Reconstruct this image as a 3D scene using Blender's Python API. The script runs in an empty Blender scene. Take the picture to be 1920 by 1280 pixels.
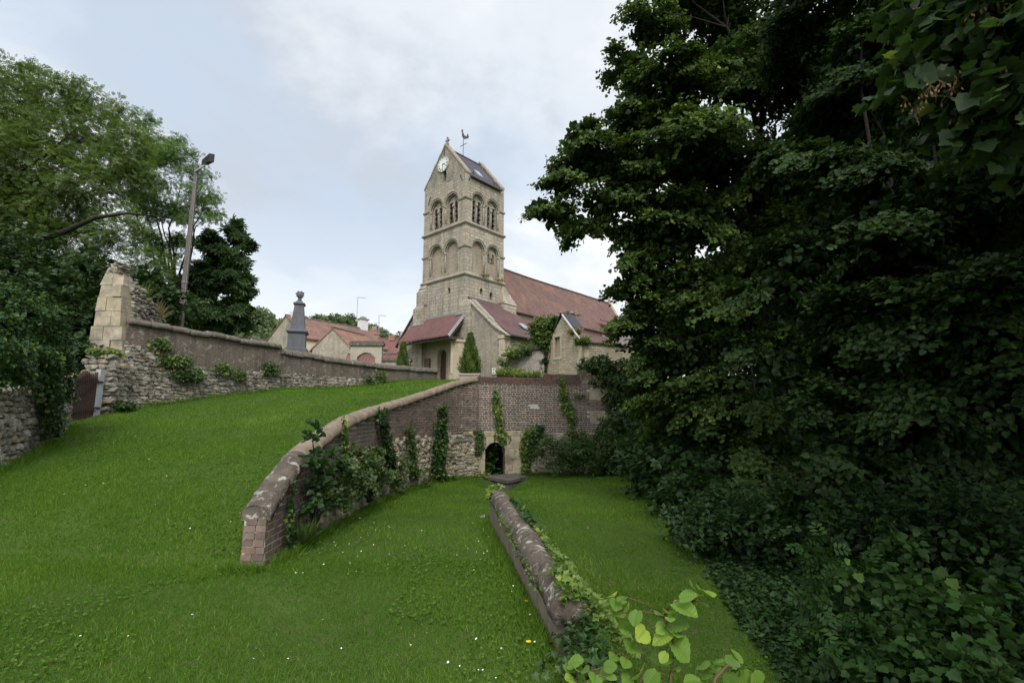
import bpy, math, random
import numpy as np
from mathutils import Vector, Matrix
from mathutils.geometry import tessellate_polygon

random.seed(7)
RNG = np.random.default_rng(11)
SC = bpy.context.scene
COL = SC.collection
R = math.radians

# ------------------------------------------------------------------ camera
CAM_F, CAM_PITCH, CAM_Z = 919.0, R(8.54), 1.7
cam = bpy.data.cameras.new("camera")
cam.lens = 36.0 * CAM_F / 1920.0
cam.sensor_width = 36.0
cam.clip_start, cam.clip_end = 0.05, 3000
cam_o = bpy.data.objects.new("camera", cam)
cam_o.location = (0, 0, CAM_Z)
cam_o.rotation_euler = (R(90) + CAM_PITCH, 0, 0)
COL.objects.link(cam_o)
SC.camera = cam_o

SC.view_settings.view_transform = 'Standard'
SC.view_settings.look = 'None'
SC.view_settings.exposure = 0.78
SC.view_settings.gamma = 1.0
SC.view_settings.use_curve_mapping = False
SC.render.engine = 'CYCLES'
SC.cycles.max_bounces = 6
SC.cycles.diffuse_bounces = 3
SC.cycles.glossy_bounces = 2
SC.cycles.transmission_bounces = 3
SC.cycles.use_denoising = True
SC.cycles.sample_clamp_indirect = 4.0

# ------------------------------------------------------------------ world
SUN_EL, SUN_AZ = R(46), R(172)      # azimuth clockwise from +Y
world = bpy.data.worlds.new("World")
SC.world = world
world.use_nodes = True
wn, wl = world.node_tree.nodes, world.node_tree.links
wn.clear()
out = wn.new('ShaderNodeOutputWorld')
bg = wn.new('ShaderNodeBackground'); bg.inputs['Strength'].default_value = 0.1
sky = wn.new('ShaderNodeTexSky'); sky.sky_type = 'NISHITA'; sky.sun_disc = False
sky.sun_elevation = SUN_EL; sky.sun_rotation = SUN_AZ
sky.air_density = 1.0; sky.dust_density = 2.0
tc = wn.new('ShaderNodeTexCoord')
sep = wn.new('ShaderNodeSeparateXYZ'); wl.new(tc.outputs['Generated'], sep.inputs[0])
def wmath(op, a, b=None, clamp=False):
    n = wn.new('ShaderNodeMath'); n.operation = op; n.use_clamp = clamp
    for i, v in enumerate((a, b)):
        if v is None: continue
        if isinstance(v, (int, float)): n.inputs[i].default_value = v
        else: wl.new(v, n.inputs[i])
    return n.outputs[0]
zc = wmath('ADD', wmath('MAXIMUM', sep.outputs['Z'], 0.0), 0.22)
cx, cy = wmath('DIVIDE', sep.outputs['X'], zc), wmath('DIVIDE', sep.outputs['Y'], zc)
comb = wn.new('ShaderNodeCombineXYZ'); wl.new(cx, comb.inputs[0]); wl.new(cy, comb.inputs[1])
def wnoise(scale, detail, rough, off, dist=0.0):
    m = wn.new('ShaderNodeMapping'); m.inputs['Location'].default_value = off
    wl.new(comb.outputs[0], m.inputs['Vector'])
    n = wn.new('ShaderNodeTexNoise'); n.inputs['Scale'].default_value = scale
    n.inputs['Detail'].default_value = detail; n.inputs['Roughness'].default_value = rough
    n.inputs['Distortion'].default_value = dist
    wl.new(m.outputs[0], n.inputs['Vector']); return n.outputs['Fac']
def wramp(f, stops):
    r = wn.new('ShaderNodeValToRGB'); r.color_ramp.interpolation = 'EASE'
    els = r.color_ramp.elements
    while len(els) < len(stops): els.new(0.5)
    for e, (p, c) in zip(els, stops): e.position = p; e.color = (*c, 1)
    wl.new(f, r.inputs[0]); return r.outputs[0]
def wmix(f, a, b):
    m = wn.new('ShaderNodeMix'); m.data_type = 'RGBA'
    if isinstance(f, (int, float)): m.inputs[0].default_value = f
    else: wl.new(f, m.inputs[0])
    for s, v in ((6, a), (7, b)):
        if isinstance(v, tuple): m.inputs[s].default_value = (*v, 1)
        else: wl.new(v, m.inputs[s])
    return m.outputs[2]
cover = wramp(wnoise(1.0, 11, 0.60, (3.1, 1.7, 0), 0.4), [(0.38, (0.4,)*3), (0.56, (1, 1, 1))])
shade = wramp(wnoise(0.85, 10, 0.56, (0.4, 5.2, 0), 0.35), [(0.36, (3.6, 3.95, 4.5)), (0.47, (4.9, 5.2, 5.55)), (0.57, (6.1, 6.2, 6.25))])
blue = (4.1, 4.9, 5.8)
base = wmix(0.8, sky.outputs[0], blue)
clouds = wmix(cover, base, shade)
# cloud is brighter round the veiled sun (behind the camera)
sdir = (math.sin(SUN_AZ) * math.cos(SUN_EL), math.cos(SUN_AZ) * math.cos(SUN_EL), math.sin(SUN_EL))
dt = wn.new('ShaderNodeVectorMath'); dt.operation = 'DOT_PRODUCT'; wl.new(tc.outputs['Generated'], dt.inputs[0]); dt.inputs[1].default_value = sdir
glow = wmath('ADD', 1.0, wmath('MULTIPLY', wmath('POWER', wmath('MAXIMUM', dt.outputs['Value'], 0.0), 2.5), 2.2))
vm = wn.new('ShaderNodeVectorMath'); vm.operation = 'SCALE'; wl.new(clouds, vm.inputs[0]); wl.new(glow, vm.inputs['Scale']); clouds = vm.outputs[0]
horiz = wmath('SUBTRACT', 1.0, wmath('MULTIPLY', wmath('MAXIMUM', sep.outputs['Z'], 0.0), 2.6), True)
hz = wmath('MULTIPLY', horiz, 0.75)
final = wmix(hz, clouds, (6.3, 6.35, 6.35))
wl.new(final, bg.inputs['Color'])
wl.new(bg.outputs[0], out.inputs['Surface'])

# ------------------------------------------------------------------ sun (veiled by cloud)
sun = bpy.data.lights.new("sun", 'SUN')
sun.energy = 1.5; sun.angle = R(20); sun.color = (1.0, 0.95, 0.87)
sun_o = bpy.data.objects.new("sun", sun)
sd = Vector((math.sin(SUN_AZ) * math.cos(SUN_EL), math.cos(SUN_AZ) * math.cos(SUN_EL), math.sin(SUN_EL)))
sun_o.rotation_euler = sd.to_track_quat('Z', 'Y').to_euler()
COL.objects.link(sun_o)

# ------------------------------------------------------------------ coordinates
_c, _s = math.cos(CAM_PITCH), math.sin(CAM_PITCH)
def P(px, py, Y):
    """world point at depth Y seen at photo pixel (px, py) of 1920 x 1280 (used to survey real positions)"""
    dx = (px - 960) / CAM_F; dy = (640 - py) / CAM_F
    yc, z = _c - dy * _s, _s + dy * _c
    t = Y / yc
    return Vector((dx * t, Y, CAM_Z + z * t))
def zat(x, y, py):
    dy = (640 - py) / CAM_F
    return CAM_Z + (dy * y * _c + y * _s) / (_c - dy * _s)

# ------------------------------------------------------------------ object helpers
ORG = {}          # thing name -> origin subtracted from parts built in world coordinates
def put(o, label, cat, group=None, kind=None):
    if label: o['label'] = label
    if cat: o['category'] = cat
    if group: o['group'] = group
    if kind: o['kind'] = kind
    return o
def thing(name, label, cat, loc=(0, 0, 0), rotz=0, group=None):
    o = bpy.data.objects.new(name, None)
    o.empty_display_size = 0.2
    COL.objects.link(o); o.location = loc; o.rotation_euler = (0, 0, rotz)
    ORG[o.name] = Vector(loc) if rotz == 0 else Vector((0, 0, 0))
    return put(o, label, cat, group)
def link(name, me, mat, parent=None, label=None):
    o = bpy.data.objects.new(name, me)
    if mat is not None: me.materials.append(mat)
    COL.objects.link(o)
    if parent is not None:
        o.parent = parent
        org = ORG[parent.name]; ORG[o.name] = org
        if org.length: me.transform(Matrix.Translation(-org))
    else:
        ORG[o.name] = Vector((0, 0, 0))
    if label: o['label'] = label
    return o
def structure(name, me, mat):
    o = link(name, me, mat); o['kind'] = 'structure'; return o

class MB:
    def __init__(s): s.v, s.f = [], []
    def add(s, vs, fs):
        n = len(s.v); s.v += [tuple(p) for p in vs]; s.f += [tuple(i + n for i in f) for f in fs]
    def quad(s, a, b, c, d): s.add((a, b, c, d), ((0, 1, 2, 3),))
    def hexa(s, p):   # 8 points: bottom 4, top 4
        s.add(p, ((3, 2, 1, 0), (4, 5, 6, 7), (0, 1, 5, 4), (1, 2, 6, 5), (2, 3, 7, 6), (3, 0, 4, 7)))
    def box(s, x0, x1, y0, y1, z0, z1):
        s.hexa([(x0, y0, z0), (x1, y0, z0), (x1, y1, z0), (x0, y1, z0), (x0, y0, z1), (x1, y0, z1), (x1, y1, z1), (x0, y1, z1)])
    def fbox(s, F, a0, a1, b0, b1, c0, c1):   # box in a frame
        s.hexa([F(a0, b0, c0), F(a1, b0, c0), F(a1, b0, c1), F(a0, b0, c1), F(a0, b1, c0), F(a1, b1, c0), F(a1, b1, c1), F(a0, b1, c1)])
    def bar(s, p, q, w, h, up=(0, 0, 1)):
        p, q = Vector(p), Vector(q); d = (q - p).normalized(); up = Vector(up)
        if abs(d.dot(up)) > .98: up = Vector((1, 0, 0))
        a = d.cross(up).normalized() * w / 2; b = a.cross(d).normalized() * h / 2
        s.hexa([p - a - b, p + a - b, q + a - b, q - a - b, p - a + b, p + a + b, q + a + b, q - a + b])
    def tube(s, pts, rad, n=8, cap=True):
        pts = [Vector(p) for p in pts]; k = len(pts)
        if isinstance(rad, (int, float)): rad = [rad] * k
        base = len(s.v); a = None
        for i, p in enumerate(pts):
            t = (pts[min(i + 1, k - 1)] - pts[max(i - 1, 0)]).normalized()
            if a is None:
                a = t.cross(Vector((0, 0, 1)) if abs(t.z) < .9 else Vector((1, 0, 0))).normalized()
            else:
                a = (a - t * a.dot(t)).normalized()
            b = t.cross(a)
            for j in range(n):
                th = 2 * math.pi * j / n
                s.v.append(tuple(p + (a * math.cos(th) + b * math.sin(th)) * rad[i]))
        for i in range(k - 1):
            for j in range(n):
                q = base + i * n; j2 = (j + 1) % n
                s.f.append((q + j, q + j2, q + n + j2, q + n + j))
        if cap:
            s.f.append(tuple(base + j for j in reversed(range(n))))
            s.f.append(tuple(base + (k - 1) * n + j for j in range(n)))
    def lathe(s, o, prof, n=16, rot=0.0, sq=False):
        o = Vector(o); base = len(s.v)
        for r, z in prof:
            for j in range(n):
                th = rot + 2 * math.pi * j / n
                s.v.append((o.x + r * math.cos(th), o.y + r * math.sin(th), o.z + z))
        for i in range(len(prof) - 1):
            for j in range(n):
                q = base + i * n; j2 = (j + 1) % n
                s.f.append((q + j, q + j2, q + n + j2, q + n + j))
        s.f.append(tuple(base + j for j in reversed(range(n))))
        s.f.append(tuple(base + (len(prof) - 1) * n + j for j in range(n)))
    def plate(s, F, loop, c0, c1):      # extruded 2-D outline in frame F
        n = len(loop); base = len(s.v)
        for c in (c0, c1):
            s.v += [tuple(F(a, b, c)) for a, b in loop]
        for t in tessellate_polygon([[Vector((a, b, 0)) for a, b in loop]]):
            s.f.append(tuple(base + i for i in t)); s.f.append(tuple(base + n + i for i in reversed(t)))
        for i in range(n):
            j = (i + 1) % n; s.f.append((base + i, base + j, base + n + j, base + n + i))
    def holed(s, F, outer, holes, c, depth):  # wall face at offset c with holes; jambs go inwards by depth
        loops = [outer] + list(holes)
        base = len(s.v)
        for l in loops: s.v += [tuple(F(a, b, c)) for a, b in l]
        for t in tessellate_polygon([[Vector((a, b, 0)) for a, b in l] for l in loops]):
            s.f.append(tuple(base + i for i in t))
        if not isinstance(depth, (list, tuple)): depth = [depth] * len(holes)
        for h, d in zip(holes, depth):
            b2 = len(s.v); n = len(h)
            s.v += [tuple(F(a, b, c)) for a, b in h] + [tuple(F(a, b, c - d)) for a, b in h]
            for i in range(n):
                j = (i + 1) % n; s.f.append((b2 + i, b2 + j, b2 + n + j, b2 + n + i))
    def arc(s, F, cx, cz, r, c, rad, a0=0, a1=180, n=14, m=6):
        s.tube([F(cx + r * math.cos(R(a0 + (a1 - a0) * i / n)), cz + r * math.sin(R(a0 + (a1 - a0) * i / n)), c) for i in range(n + 1)], rad, m)
    def build_each(s, name, mat, parent=None, smooth=False, tol=.03):
        """one object per separate piece (pieces whose boxes touch stay together)"""
        n = len(s.v); par = list(range(n))
        def find(i):
            while par[i] != i: par[i] = par[par[i]]; i = par[i]
            return i
        for f in s.f:
            for k in f[1:]: par[find(k)] = find(f[0])
        comp = {}
        for i in range(n): comp.setdefault(find(i), []).append(i)
        A = np.array(s.v); boxes = [(A[c].min(0) - tol, A[c].max(0) + tol, c) for c in comp.values()]
        grp = list(range(len(boxes)))
        def gf(i):
            while grp[i] != i: i = grp[i]
            return i
        for i in range(len(boxes)):
            for j in range(i):
                if (boxes[i][0] < boxes[j][1]).all() and (boxes[j][0] < boxes[i][1]).all(): grp[gf(i)] = gf(j)
        out = {}
        for i, b in enumerate(boxes): out.setdefault(gf(i), []).extend(b[2])
        res = []
        for vs in out.values():
            ids = {v: k for k, v in enumerate(vs)}; m = MB(); m.v = [s.v[v] for v in vs]
            m.f = [tuple(ids[i] for i in f) for f in s.f if f[0] in ids]
            res.append(m.build(name, mat, parent, smooth))
        return res
    def mesh(s, name, smooth=False):
        me = bpy.data.meshes.new(name)
        me.from_pydata(s.v, [], s.f); me.validate()
        uv = me.uv_layers.new(name='UVMap')
        data = np.zeros(len(me.loops) * 2)
        vs = me.vertices
        for p in me.polygons:
            n = p.normal
            if abs(n.z) > 0.94: tx, ty = Vector((1, 0, 0)), Vector((0, 1, 0))
            else:
                tx = Vector((-n.y, n.x, 0)).normalized(); ty = n.cross(tx)
            for li in p.loop_indices:
                q = vs[me.loops[li].vertex_index].co
                data[2 * li] = tx.dot(q); data[2 * li + 1] = ty.dot(q)
        uv.data.foreach_set('uv', data)
        if smooth: me.polygons.foreach_set('use_smooth', [True] * len(me.polygons))
        return me
    def build(s, name, mat, parent=None, smooth=False, label=None):
        return link(name, s.mesh(name, smooth), mat, parent, label)

def frame(o, ex, n):
    o, ex, n = Vector(o), Vector(ex).normalized(), Vector(n).normalized()
    return lambda a, b, c=0.0: o + ex * a + Vector((0, 0, b)) + n * c
def archloop(cx, z0, zs, r, n=12):
    return [(cx - r, z0)] + [(cx - r * math.cos(math.pi * i / n), zs + r * math.sin(math.pi * i / n)) for i in range(n + 1)] + [(cx + r, z0)]

def np_mesh(name, V, T, tint=None, smooth=False):
    me = bpy.data.meshes.new(name)
    k = T.shape[1]
    me.vertices.add(len(V)); me.vertices.foreach_set('co', np.ascontiguousarray(V, dtype=np.float32).ravel())
    me.loops.add(T.size); me.loops.foreach_set('vertex_index', np.ascontiguousarray(T, dtype=np.int32).ravel())
    me.polygons.add(len(T))
    me.polygons.foreach_set('loop_start', np.arange(0, T.size, k, dtype=np.int32))
    me.polygons.foreach_set('loop_total', np.full(len(T), k, dtype=np.int32))
    me.polygons.foreach_set('use_smooth', np.full(len(T), bool(smooth)))
    if tint is not None:
        a = me.attributes.new('tint', 'FLOAT', 'POINT'); a.data.foreach_set('value', tint.astype(np.float32))
    me.update(calc_edges=True)
    return me
def nrm(a): return a / (np.linalg.norm(a, axis=-1, keepdims=True) + 1e-9)
def inst(proto, pos, ax, up, scale, tint=None):
    """copies of a small triangle mesh baked into one; ax = its +Y axis, up ~ its +Z axis"""
    V0, T0 = proto; N = len(pos); m = len(V0)
    y = nrm(ax); x = nrm(np.cross(y, up)); z = np.cross(x, y)
    sc = np.asarray(scale, dtype=float)
    if sc.ndim == 1: sc = np.repeat(sc[:, None], 3, 1)
    L = V0[None] * sc[:, None, :]
    V = pos[:, None, :] + L[..., 0:1] * x[:, None] + L[..., 1:2] * y[:, None] + L[..., 2:3] * z[:, None]
    T = (T0[None] + (np.arange(N) * m)[:, None, None]).reshape(-1, T0.shape[1])
    t = np.repeat(tint if tint is not None else RNG.random(N), m)
    return V.reshape(-1, 3), T, t
def join(parts):
    V, T, t, n = [], [], [], 0
    for a, b, c in parts:
        V.append(a); T.append(b + n); t.append(c); n += len(a)
    return np.concatenate(V), np.concatenate(T), np.concatenate(t)

# ------------------------------------------------------------------ leaf shapes (base at origin, axis +Y, unit length)
def fan(outline, mid=(0, 0.45, 0.0), fold=0.1):
    pts = [(x, y, abs(x) * fold) for x, y in outline]
    V = np.array(pts + [mid]); n = len(pts)
    T = np.array([(i, (i + 1) % n, n) for i in range(n)])
    return V, T
def sym(half):   # half outline from base to tip (right side)
    return half + [(-x, y) for x, y in reversed(half[1:-1])]
KITE = (np.array([(0, 0, 0), (.34, .45, .1), (0, 1, -.06), (-.34, .45, .1)]), np.array([(0, 1, 2), (0, 2, 3)]))
HEART = fan(sym([(0, .06), (.3, 0), (.47, .3), (.33, .66), (0, 1.0)]), (0, .35, -.05), .2)
MAPLE = fan(sym([(0, .1), (.22, 0), (.34, .1), (.56, .15), (.5, .36), (.62, .58), (.42, .6), (.33, .72), (.2, .88), (0, 1.05)]), (0, .38, -.03), .12)
IVY = fan(sym([(0, .1), (.3, -.06), (.34, .2), (.55, .4), (.27, .5), (0, 1.0)]), (0, .34, -.05), .2)
def compound(n, spread, w, pinn):
    V, T = [], []
    for i in range(n):
        if pinn:
            k = (i + 1) // 2; side = 1 if i % 2 else -1
            if i == 0: b, a, l = (0, .72), 0, .32
            else: b, a, l = (0, .72 - .19 * (k - 1) - .05), side * R(62), .34
        else:
            a = R(spread) * (i / (n - 1) - .5) * 2; b = (0, .1); l = .9 - .3 * abs(i / (n - 1) - .5) * 2
        d = (math.sin(a), math.cos(a)); p = (d[1], -d[0]); o = len(V)
        V += [(b[0], b[1], 0), (b[0] + d[0] * l * .6 + p[0] * w, b[1] + d[1] * l * .6 + p[1] * w, -.02),
              (b[0] + d[0] * l, b[1] + d[1] * l, -.16 if not pinn else -.05),
              (b[0] + d[0] * l * .6 - p[0] * w, b[1] + d[1] * l * .6 - p[1] * w, -.02)]
        T += [(o, o + 1, o + 2), (o, o + 2, o + 3)]
    return np.array(V, dtype=float), np.array(T)
PALM = compound(6, 115, .13, False)
PINN = compound(7, 0, .085, True)
def hazel_leaf():
    V, T = [], []
    nu, nv = 10, 22
    for j in range(nv + 1):
        t = j / nv
        w = .46 * (math.sin(math.pi * min(1, t * .93 + .06)) ** .62) * (1 - .35 * max(0, t - .72) / .28)
        if j == nv: w = .02
        for i in range(nu + 1):
            x = (i / nu - .5) * 2
            ser = 1 + (.08 if j % 3 == 0 else -.03) * (abs(x) > .95)
            y = t + .22 * abs(x) * (t * .5 + .1) - .08 * abs(x)
            z = .10 * abs(x) * w * 2 - .16 * (t - .3) ** 2 + .014 * math.sin(j * 2 * math.pi / 3) * (abs(x) > .05)
            V.append((x * w * ser, y * .95, z))
    for j in range(nv):
        for i in range(nu):
            a = j * (nu + 1) + i
            T += [(a, a + 1, a + nu + 2), (a, a + nu + 2, a + nu + 1)]
    return np.array(V), np.array(T)
HAZEL = hazel_leaf()
HAZEL_VEIN = np.array([-.22 if (abs(i / 10 - .5) < .06 or j % 3 == 0) else .06 for j in range(23) for i in range(11)])   # paler blade, darker veins

# ------------------------------------------------------------------ materials
def M_new(name):
    m = bpy.data.materials.new(name); m.use_nodes = True
    m.node_tree.nodes.clear(); return m
class NT:
    def __init__(s, m): s.n, s.l = m.node_tree.nodes, m.node_tree.links
    def node(s, t, ins=None, **kw):
        n = s.n.new(t)
        for k, v in kw.items(): setattr(n, k, v)
        for k, v in (ins or {}).items():
            if hasattr(v, 'links'): s.l.new(v, n.inputs[k])
            else:
                if isinstance(v, tuple) and len(v) == 3 and n.inputs[k].type == 'RGBA': v = (*v, 1)
                n.inputs[k].default_value = v
        return n
    def uv(s): return s.node('ShaderNodeTexCoord').outputs['UV']
    def obj(s): return s.node('ShaderNodeTexCoord').outputs['Object']
    def mapp(s, vec, scale=(1, 1, 1), loc=(0, 0, 0)): return s.node('ShaderNodeMapping', {'Vector': vec, 'Scale': scale, 'Location': loc}).outputs[0]
    def noise(s, vec, scale, detail=4, rough=.55, dist=0): return s.node('ShaderNodeTexNoise', {'Vector': vec, 'Scale': scale, 'Detail': detail, 'Roughness': rough, 'Distortion': dist}).outputs['Fac']
    def ramp(s, f, *stops):
        r = s.node('ShaderNodeValToRGB', {'Fac': f}); e = r.color_ramp.elements
        while len(e) < len(stops): e.new(.5)
        for q, (p, c) in zip(e, stops):
            q.position = p; q.color = (*(c if isinstance(c, tuple) else (c,) * 3), 1)
        return r.outputs[0]
    def mix(s, f, a, b, mode='MIX'):
        m = s.node('ShaderNodeMix', data_type='RGBA', blend_type=mode)
        for k, v in ((0, f), (6, a), (7, b)):
            if hasattr(v, 'links'): s.l.new(v, m.inputs[k])
            else: m.inputs[k].default_value = (*v, 1) if isinstance(v, tuple) else v
        return m.outputs[2]
    def math(s, op, a, b=0.0, clamp=False):
        n = s.node('ShaderNodeMath', operation=op, use_clamp=clamp)
        for k, v in ((0, a), (1, b)):
            if hasattr(v, 'links'): s.l.new(v, n.inputs[k])
            else: n.inputs[k].default_value = v
        return n.outputs[0]
    def bump(s, h, strength=.4, dist=.02): return s.node('ShaderNodeBump', {'Height': h, 'Strength': strength, 'Distance': dist}).outputs[0]
    def out(s, col, rough=.9, normal=None, spec=.2, metal=0.0):
        p = s.node('ShaderNodeBsdfPrincipled', {'Roughness': rough, 'Metallic': metal, 'Specular IOR Level': spec})
        if hasattr(col, 'links'): s.l.new(col, p.inputs['Base Color'])
        else: p.inputs['Base Color'].default_value = (*col, 1)
        if normal is not None: s.l.new(normal, p.inputs['Normal'])
        o = s.node('ShaderNodeOutputMaterial'); s.l.new(p.outputs[0], o.inputs['Surface']); return p

def mat_masonry(name, c1, c2, mortar, bw, bh, ms=.012, stain=.5, stain_col=(.16, .15, .13), warm=(.50, .40, .26), lichen=0.0, bump=.5, offset=.5, ochre=.25, wobble=.022):
    m = M_new(name); t = NT(m); uv, ob = t.uv(), t.obj()
    wob = t.node('ShaderNodeTexNoise', {'Vector': ob, 'Scale': 2.2, 'Detail': 2.0}).outputs['Color']
    uvw = t.mix(wobble, uv, wob, 'ADD')
    b = t.node('ShaderNodeTexBrick', {'Vector': uvw, 'Color1': c1, 'Color2': c2, 'Mortar': mortar, 'Scale': 1.0, 'Mortar Size': ms, 'Mortar Smooth': .4, 'Bias': 0.0, 'Brick Width': bw, 'Row Height': bh}, offset=offset)
    n1 = t.noise(ob, 1.1, 6, .62); n2 = t.noise(ob, 9, 5, .6); n3 = t.noise(t.mapp(ob, (2.6, 2.6, .28)), 1.0, 5, .6); n4 = t.noise(ob, 34, 3, .6)
    col = t.mix(t.ramp(n1, (.42, 0.0), (.68, ochre)), b.outputs['Color'], warm)
    col = t.mix(t.ramp(n3, (.46, 0.0), (.70, stain)), col, stain_col)
    col = t.mix(t.ramp(n2, (.52, 0.0), (.74, stain * .8)), col, stain_col)
    col = t.mix(.35, col, t.ramp(n4, (.3, .35), (.7, 1.0)), 'MULTIPLY')
    if lichen:
        n5 = t.noise(ob, 5.5, 8, .68, .4)
        col = t.mix(t.ramp(n5, (.56, 0.0), (.64, lichen)), col, (.50, .48, .42))
    h = t.math('ADD', t.math('MULTIPLY', b.outputs['Fac'], -1.0), t.math('MULTIPLY', n2, .9))
    t.out(col, .92, t.bump(h, bump, .02)); return m
def mat_rubble(name, c1, c2, mortar, sx, sy, stain=.45, stain_col=(.14, .13, .11), bump=.7, lichen=0.0):
    m = M_new(name); t = NT(m); uv, ob = t.uv(), t.obj()
    v = t.mapp(uv, (sx, sy, 1))
    wob = t.node('ShaderNodeTexNoise', {'Vector': v, 'Scale': 1.2, 'Detail': 2.0}).outputs['Color']
    vw = t.mix(.3, v, wob, 'ADD')
    vo = t.node('ShaderNodeTexVoronoi', {'Vector': vw, 'Scale': 1.0, 'Randomness': .8}, voronoi_dimensions='2D')
    ve = t.node('ShaderNodeTexVoronoi', {'Vector': vw, 'Scale': 1.0, 'Randomness': .8}, voronoi_dimensions='2D', feature='DISTANCE_TO_EDGE')
    rnd = t.node('ShaderNodeSeparateColor', {'Color': vo.outputs['Color']}).outputs[0]
    col = t.mix(rnd, c1, c2)
    edge = t.ramp(ve.outputs['Distance'], (.02, 1.0), (.13, 0.0))
    col = t.mix(edge, col, mortar)
    n1 = t.noise(ob, .9, 6, .6); n2 = t.noise(ob, 14, 5, .65); n3 = t.noise(t.mapp(ob, (2, 2, .3)), 1.1, 5, .6)
    col = t.mix(t.ramp(n1, (.45, 0.0), (.7, stain)), col, stain_col)
    col = t.mix(t.ramp(n3, (.5, 0.0), (.72, stain)), col, stain_col)
    col = t.mix(.5, col, t.ramp(n2, (.3, .4), (.7, 1.0)), 'MULTIPLY')
    if lichen: col = t.mix(t.ramp(t.noise(ob, 6, 8, .7), (.58, 0.0), (.66, lichen)), col, (.5, .48, .42))
    h = t.math('SUBTRACT', t.math('MULTIPLY', n2, .5), edge)
    t.out(col, .93, t.bump(h, bump, .03)); return m
def mat_tiles(name, c1, c2, dark, bw, bh, moss=(.14, .13, .08), mossamt=.5, patch=(.26, .13, .07), pantile=False, bump=.5):
    m = M_new(name); t = NT(m); uv, ob = t.uv(), t.obj()
    b = t.node('ShaderNodeTexBrick', {'Vector': uv, 'Color1': c1, 'Color2': c2, 'Mortar': dark, 'Scale': 1.0, 'Mortar Size': bh * .07, 'Mortar Smooth': .3, 'Brick Width': bw, 'Row Height': bh}, offset=.5 if not pantile else 0.0)
    n1 = t.noise(ob, .55, 7, .66); n2 = t.noise(ob, 7, 6, .65); n3 = t.noise(t.mapp(ob, (1, 1, 1), (5, 3, 9)), .8, 6, .6); n4 = t.noise(uv, 60, 2, .5)
    col = t.mix(t.ramp(n1, (.48, 0.0), (.66, mossamt)), b.outputs['Color'], dark)
    col = t.mix(t.ramp(n3, (.5, 0.0), (.66, .6)), col, patch)
    col = t.mix(t.ramp(n2, (.55, 0.0), (.7, mossamt)), col, moss)
    col = t.mix(.4, col, t.ramp(n4, (.3, .5), (.7, 1.0)), 'MULTIPLY')
    saw = t.math('FRACT', t.math('DIVIDE', t.node('ShaderNodeSeparateXYZ', {'Vector': uv}).outputs['Y'], bh))
    h = t.math('ADD', t.math('MULTIPLY', saw, -.8), t.math('MULTIPLY', n2, .7))
    if pantile:
        w = t.math('SINE', t.math('MULTIPLY', t.node('ShaderNodeSeparateXYZ', {'Vector': uv}).outputs['X'], 2 * math.pi / bw))
        h = t.math('ADD', h, w)
    t.out(col, .85, t.bump(h, bump, .03)); return m
def mat_noise(name, c1, c2, scale=4, rough=.9, c3=None, bump=.3, spec=.2, streak=None, metal=0.0, amt3=.8, thr3=(.56, .66)):
    m = M_new(name); t = NT(m); ob = t.obj()
    n1 = t.noise(ob, scale, 7, .62, .3); n2 = t.noise(ob, scale * 7, 5, .6)
    col = t.mix(t.ramp(n1, (.32, 0.0), (.68, 1.0)), c1, c2)
    if c3: col = t.mix(t.ramp(t.noise(t.mapp(ob, loc=(3, 7, 1)), scale * 1.7, 8, .7, .5), (thr3[0], 0.0), (thr3[1], amt3)), col, c3)
    if streak: col = t.mix(t.ramp(t.noise(t.mapp(ob, (9, 9, .5)), 1, 4, .6), (.45, 0.0), (.7, .7)), col, streak)
    col = t.mix(.35, col, t.ramp(n2, (.3, .45), (.7, 1.0)), 'MULTIPLY')
    t.out(col, rough, t.bump(n2, bump, .02), spec, metal); return m
def mat_island(name, cols, rough=.92, stain=(.10, .095, .08), stainamt=.5, nscale=5, pale=None, moss=None, bump=.6):
    """a colour of its own for every stone or brick in the mesh"""
    m = M_new(name); t = NT(m); ob = t.obj()
    r = t.node('ShaderNodeNewGeometry').outputs['Random Per Island']
    col = t.ramp(r, *[(i / max(1, len(cols) - 1), c) for i, c in enumerate(cols)])
    n1 = t.noise(ob, nscale, 7, .65); n2 = t.noise(ob, nscale * 6, 5, .6); n3 = t.noise(ob, .9, 5, .6)
    col = t.mix(t.ramp(n1, (.46, 0.0), (.68, stainamt)), col, stain)
    col = t.mix(t.ramp(n3, (.5, 0.0), (.68, stainamt * .8)), col, stain)
    if pale: col = t.mix(t.ramp(t.noise(t.mapp(ob, loc=(4, 1, 2)), nscale * 1.4, 8, .7, .4), (.57, 0.0), (.66, .6)), col, pale)
    if moss: col = t.mix(t.ramp(t.noise(t.mapp(ob, loc=(1, 9, 2)), 1.6, 6, .65), (.56, 0.0), (.66, .65)), col, moss)
    col = t.mix(.4, col, t.ramp(n2, (.3, .45), (.7, 1.0)), 'MULTIPLY')
    t.out(col, rough, t.bump(t.math('ADD', n1, t.math('MULTIPLY', n2, .5)), bump, .02)); return m
def mat_leaf(name, dark, light, trans=.3, tcol=None, rough=.5, spec=.25, yellow=None, veins=False):
    m = M_new(name); t = NT(m)
    a = t.node('ShaderNodeAttribute', attribute_name='tint').outputs['Fac']
    stops = [(0.0, dark), (.8, light)]
    if yellow: stops.append((1.0, yellow))
    col = t.ramp(a, *stops)
    p = t.node('ShaderNodeBsdfPrincipled', {'Base Color': col, 'Roughness': rough, 'Specular IOR Level': spec})
    tr = t.node('ShaderNodeBsdfTranslucent', {'Color': t.mix(1.0, col, tcol or (1.3, 1.35, .6), 'MULTIPLY')})
    mx = t.node('ShaderNodeMixShader', {0: trans, 1: p.outputs[0], 2: tr.outputs[0]})
    o = t.node('ShaderNodeOutputMaterial'); t.l.new(mx.outputs[0], o.inputs['Surface']); return m
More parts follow.
